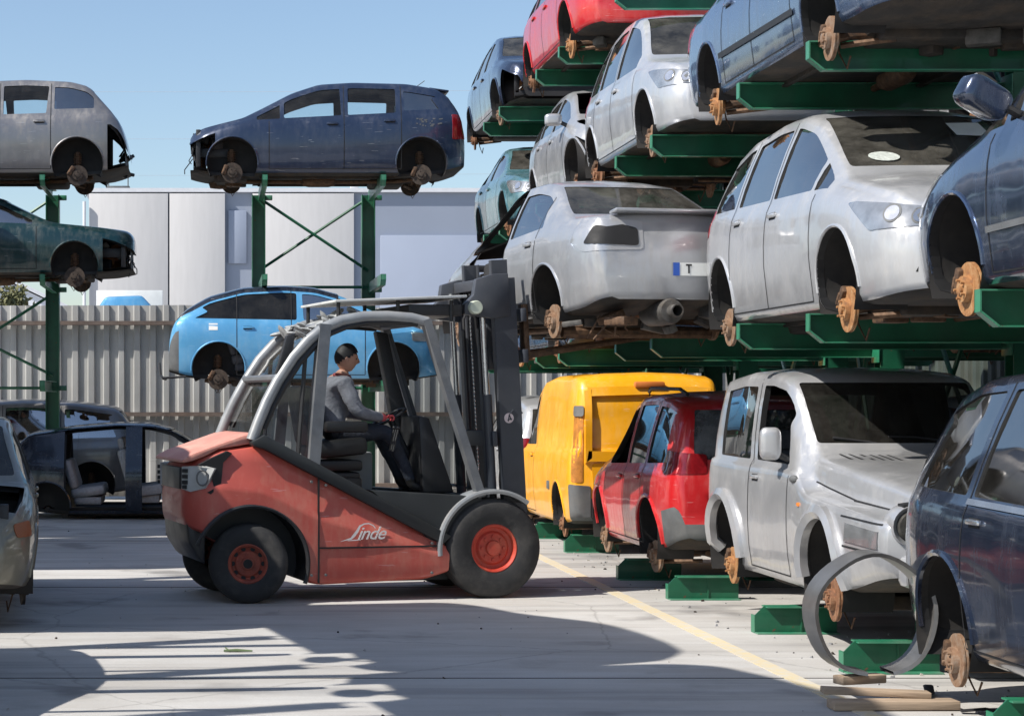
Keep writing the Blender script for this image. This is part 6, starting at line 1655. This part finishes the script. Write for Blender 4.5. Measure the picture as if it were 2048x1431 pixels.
for sd in (-1, 1):
    sh = nv((-0.15, sd * 0.20, 1.895), 0.085, ush); el = nv((-0.06, sd * 0.28, 1.655), 0.068, sh); wr = nv((0.19, sd * (0.20 if sd < 0 else 0.16) + (0.0), 1.60), 0.040, el); pm = nv((0.245, sd * (0.185 if sd < 0 else 0.15), 1.60), 0.040, wr)
    hp_ = nv((-0.17, sd * 0.10, 1.45), 0.105, pel); kn = nv((0.27, sd * 0.17, 1.475), 0.078, hp_); an = nv((0.47, sd * 0.15, 1.07), 0.052, kn); hl = nv((0.49, sd * 0.15, 0.98), 0.05, an); to_ = nv((0.66, sd * 0.16, 0.955), 0.042, hl)
body = skin_body(V, E, Rr, pel, 'person', 2)
# head: ellipsoid with brow, nose, chin, pulled into one mesh with the body
def head_mesh():
    bm = bmesh.new(); bmesh.ops.create_uvsphere(bm, u_segments=28, v_segments=20, radius=1)
    for v in bm.verts:
        x, y, z = v.co
        sx = 0.100 if x > 0 else 0.105
        f = 1 - 0.28 * max(0, -z) ** 1.5
        px_, py_, pz_ = x * sx * f, y * 0.076 * f, z * 0.125
        if x > 0:
            px_ += 0.030 * math.exp(-((z + 0.12) / 0.17) ** 2 - (y / 0.20) ** 2)          # nose
            px_ += 0.012 * math.exp(-((z + 0.55) / 0.10) ** 2 - (y / 0.35) ** 2)          # lips
            px_ += 0.018 * math.exp(-((z + 0.82) / 0.14) ** 2 - (y / 0.35) ** 2)          # chin
            px_ += 0.008 * math.exp(-((z - 0.22) / 0.10) ** 2 - (y / 0.6) ** 2)           # brow
            px_ -= 0.012 * math.exp(-((z - 0.06) / 0.10) ** 2 - ((abs(y) - 0.38) / 0.16) ** 2)   # eye sockets
        v.co = (px_, py_, pz_)
    return bm
hb_ = head_mesh(); hb_.verts.index_update()
HC = Vector((-0.075, 0, 2.135)); HRot = Matrix.Rotation(R(8), 3, 'Y') @ Matrix.Rotation(R(-10), 3, 'Z')
from mathutils import noise as mnoise
for v in body.vertices:
    if v.co.z < 1.96 and not (v.co.x > 0.19 and v.co.z > 1.5):
        q = Vector((v.co.x * 9, v.co.y * 9, v.co.z * 22)); v.co += v.normal * 0.010 * mnoise.noise(q)
pm_ = MB(); pm_.add([v.co.copy() for v in body.vertices], [list(p.vertices) for p in body.polygons])
pm_.add([HC + HRot @ v.co for v in hb_.verts], [[v.index for v in f.verts] for f in hb_.faces], 1)
for sd in (-1, 1):
    pm_.sphere(HC + HRot @ Vector((-0.005, sd * 0.076, -0.012)), (0.022, 0.010, 0.034), 10, mi=1, rot=HRot)
    pm_.sphere(HC + HRot @ Vector((0.082, sd * 0.030, 0.008)), (0.010, 0.013, 0.008), 8, mi=5)
# fingers: closed on the rim of the steering wheel
for sd in (-1, 1):
    hx, hy, hz = 0.265, sd * (0.185 if sd < 0 else 0.15), 1.60
    for k, ln in enumerate((0.052, 0.060, 0.056, 0.045)):
        y = hy + (k - 1.5) * 0.020
        fv = [(hx, y, hz + 0.012), (hx + ln * 0.6, y, hz + 0.022), (hx + ln * 0.85, y, hz - 0.008), (hx + ln * 0.5, y, hz - 0.030)]
        fm = skin_body(fv, [(0, 1), (1, 2), (2, 3)], [0.0105, 0.0100, 0.0092, 0.008], 0, 'f', 1)
        pm_.add([v.co.copy() for v in fm.vertices], [list(p.vertices) for p in fm.polygons], 4 if sd < 0 else 1)
    fm = skin_body([(hx - 0.02, hy - sd * 0.035, hz), (hx + 0.02, hy - sd * 0.055, hz + 0.004), (hx + 0.045, hy - sd * 0.045, hz - 0.012)], [(0, 1), (1, 2)], [0.012, 0.011, 0.009], 0, 'f', 1)
    pm_.add([v.co.copy() for v in fm.vertices], [list(p.vertices) for p in fm.polygons], 4 if sd < 0 else 1)
n_body = len(body.polygons)
for i in range(n_body):
    c_ = sum((Vector(pm_.v[j]) for j in pm_.f[i]), Vector()) / len(pm_.f[i])
    if c_.x > 0.195 and 1.54 < c_.z < 1.67 and abs(c_.y) < 0.26 and c_.z > 1.545 and (abs(c_.y) > 0.0) and not (c_.z < 1.56 and c_.x > 0.25): k = 4 if c_.y < 0 else 1
    elif c_.z > 1.975: k = 1
    elif c_.z > 1.56 or (c_.x < -0.05 and c_.z > 1.53): k = 0
    elif c_.z < 1.04: k = 3
    else: k = 2
    pm_.m[i] = k
DR = empty('person', (0, 0, 0), 0, 'person in a grey sweatshirt and red glove driving the forklift', 'person')
fw = Matrix.Translation(FK.location) @ Matrix.Rotation(R(12.5), 4, 'Z')
DR.matrix_world = fw
pm_.build('body', [M_SWEAT, M_SKIN, M_JEAN, M_BOOT, M_GLOVE, M_SEAM], DR, 70)
b = MB(); bmh = head_mesh(); bmh.verts.index_update()
keep = [f for f in bmh.faces if (lambda c_: c_.z > max(-0.070, -0.004 + 0.75 * c_.x))(f.calc_center_median())]
mp = {}; hv = []
for f in keep:
    for v in f.verts:
        if v.index not in mp: mp[v.index] = len(hv); hv.append(HC + HRot @ (v.co * 1.105 + Vector((0, 0, 0.004))))
b.add(hv, [[mp[v.index] for v in f.verts] for f in keep]); bmh.free()
b.build('hair', M_HAIR, DR, 80)
b = MB(); b.tube([Vector((-0.118 + 0.068 * math.cos(2 * math.pi * k / 16), 0.072 * math.sin(2 * math.pi * k / 16), 1.975 - 0.012 * math.cos(2 * math.pi * k / 16))) for k in range(16)], 0.019, 8, closed=True); b.build('collar', M_COLLAR, DR, 80)
hb_.free()

# ------------------------------------------------------------------ air, sun, sky, camera
EL, AZ = 46.0, 22.0            # sun height; swing from the left towards the camera
sv = Vector((-math.cos(R(AZ)) * math.cos(R(EL)), -math.sin(R(AZ)) * math.cos(R(EL)), math.sin(R(EL))))
sun = bpy.data.lights.new('sun', 'SUN'); sun.energy = 4.7; sun.angle = R(0.55); sun.color = (1.0, 0.95, 0.87)
so = bpy.data.objects.new('sun', sun); COL.objects.link(so); so.rotation_euler = (-sv).to_track_quat('-Z', 'Y').to_euler(); so.location = (-20, -10, 30)
w = bpy.data.worlds.new('World'); SC.world = w; w.use_nodes = True
sky = w.node_tree.nodes.new('ShaderNodeTexSky'); sky.sky_type = 'NISHITA'; sky.sun_disc = False
sky.sun_elevation = R(EL); sky.sun_rotation = math.atan2(sv.x, sv.y) % (2 * math.pi)
sky.air_density = 1.0; sky.dust_density = 0.9; sky.ozone_density = 2.0
bg = w.node_tree.nodes['Background']; bg.inputs[1].default_value = 0.112
w.node_tree.links.new(sky.outputs[0], bg.inputs[0])
cam = bpy.data.cameras.new('camera'); cam.sensor_width = 36; cam.lens = 36 * 3850 / 2048
cam.shift_x = (1024 - 419) / 2048; cam.shift_y = (797 - 715.5) / 2048; cam.clip_end = 2000
co = bpy.data.objects.new('camera', cam); COL.objects.link(co); co.location = (0, 0, 1.77); co.rotation_euler = (R(90), 0, 0)
SC.camera = co
SC.view_settings.view_transform = 'Standard'; SC.view_settings.look = 'None'; SC.view_settings.exposure = 0.5; SC.view_settings.gamma = 1.0
SC.render.resolution_x = 1024; SC.render.resolution_y = 715
SC.cycles.max_bounces = 6; SC.cycles.transparent_max_bounces = 16; SC.cycles.diffuse_bounces = 3; SC.cycles.glossy_bounces = 3
SC.cycles.use_denoising = True
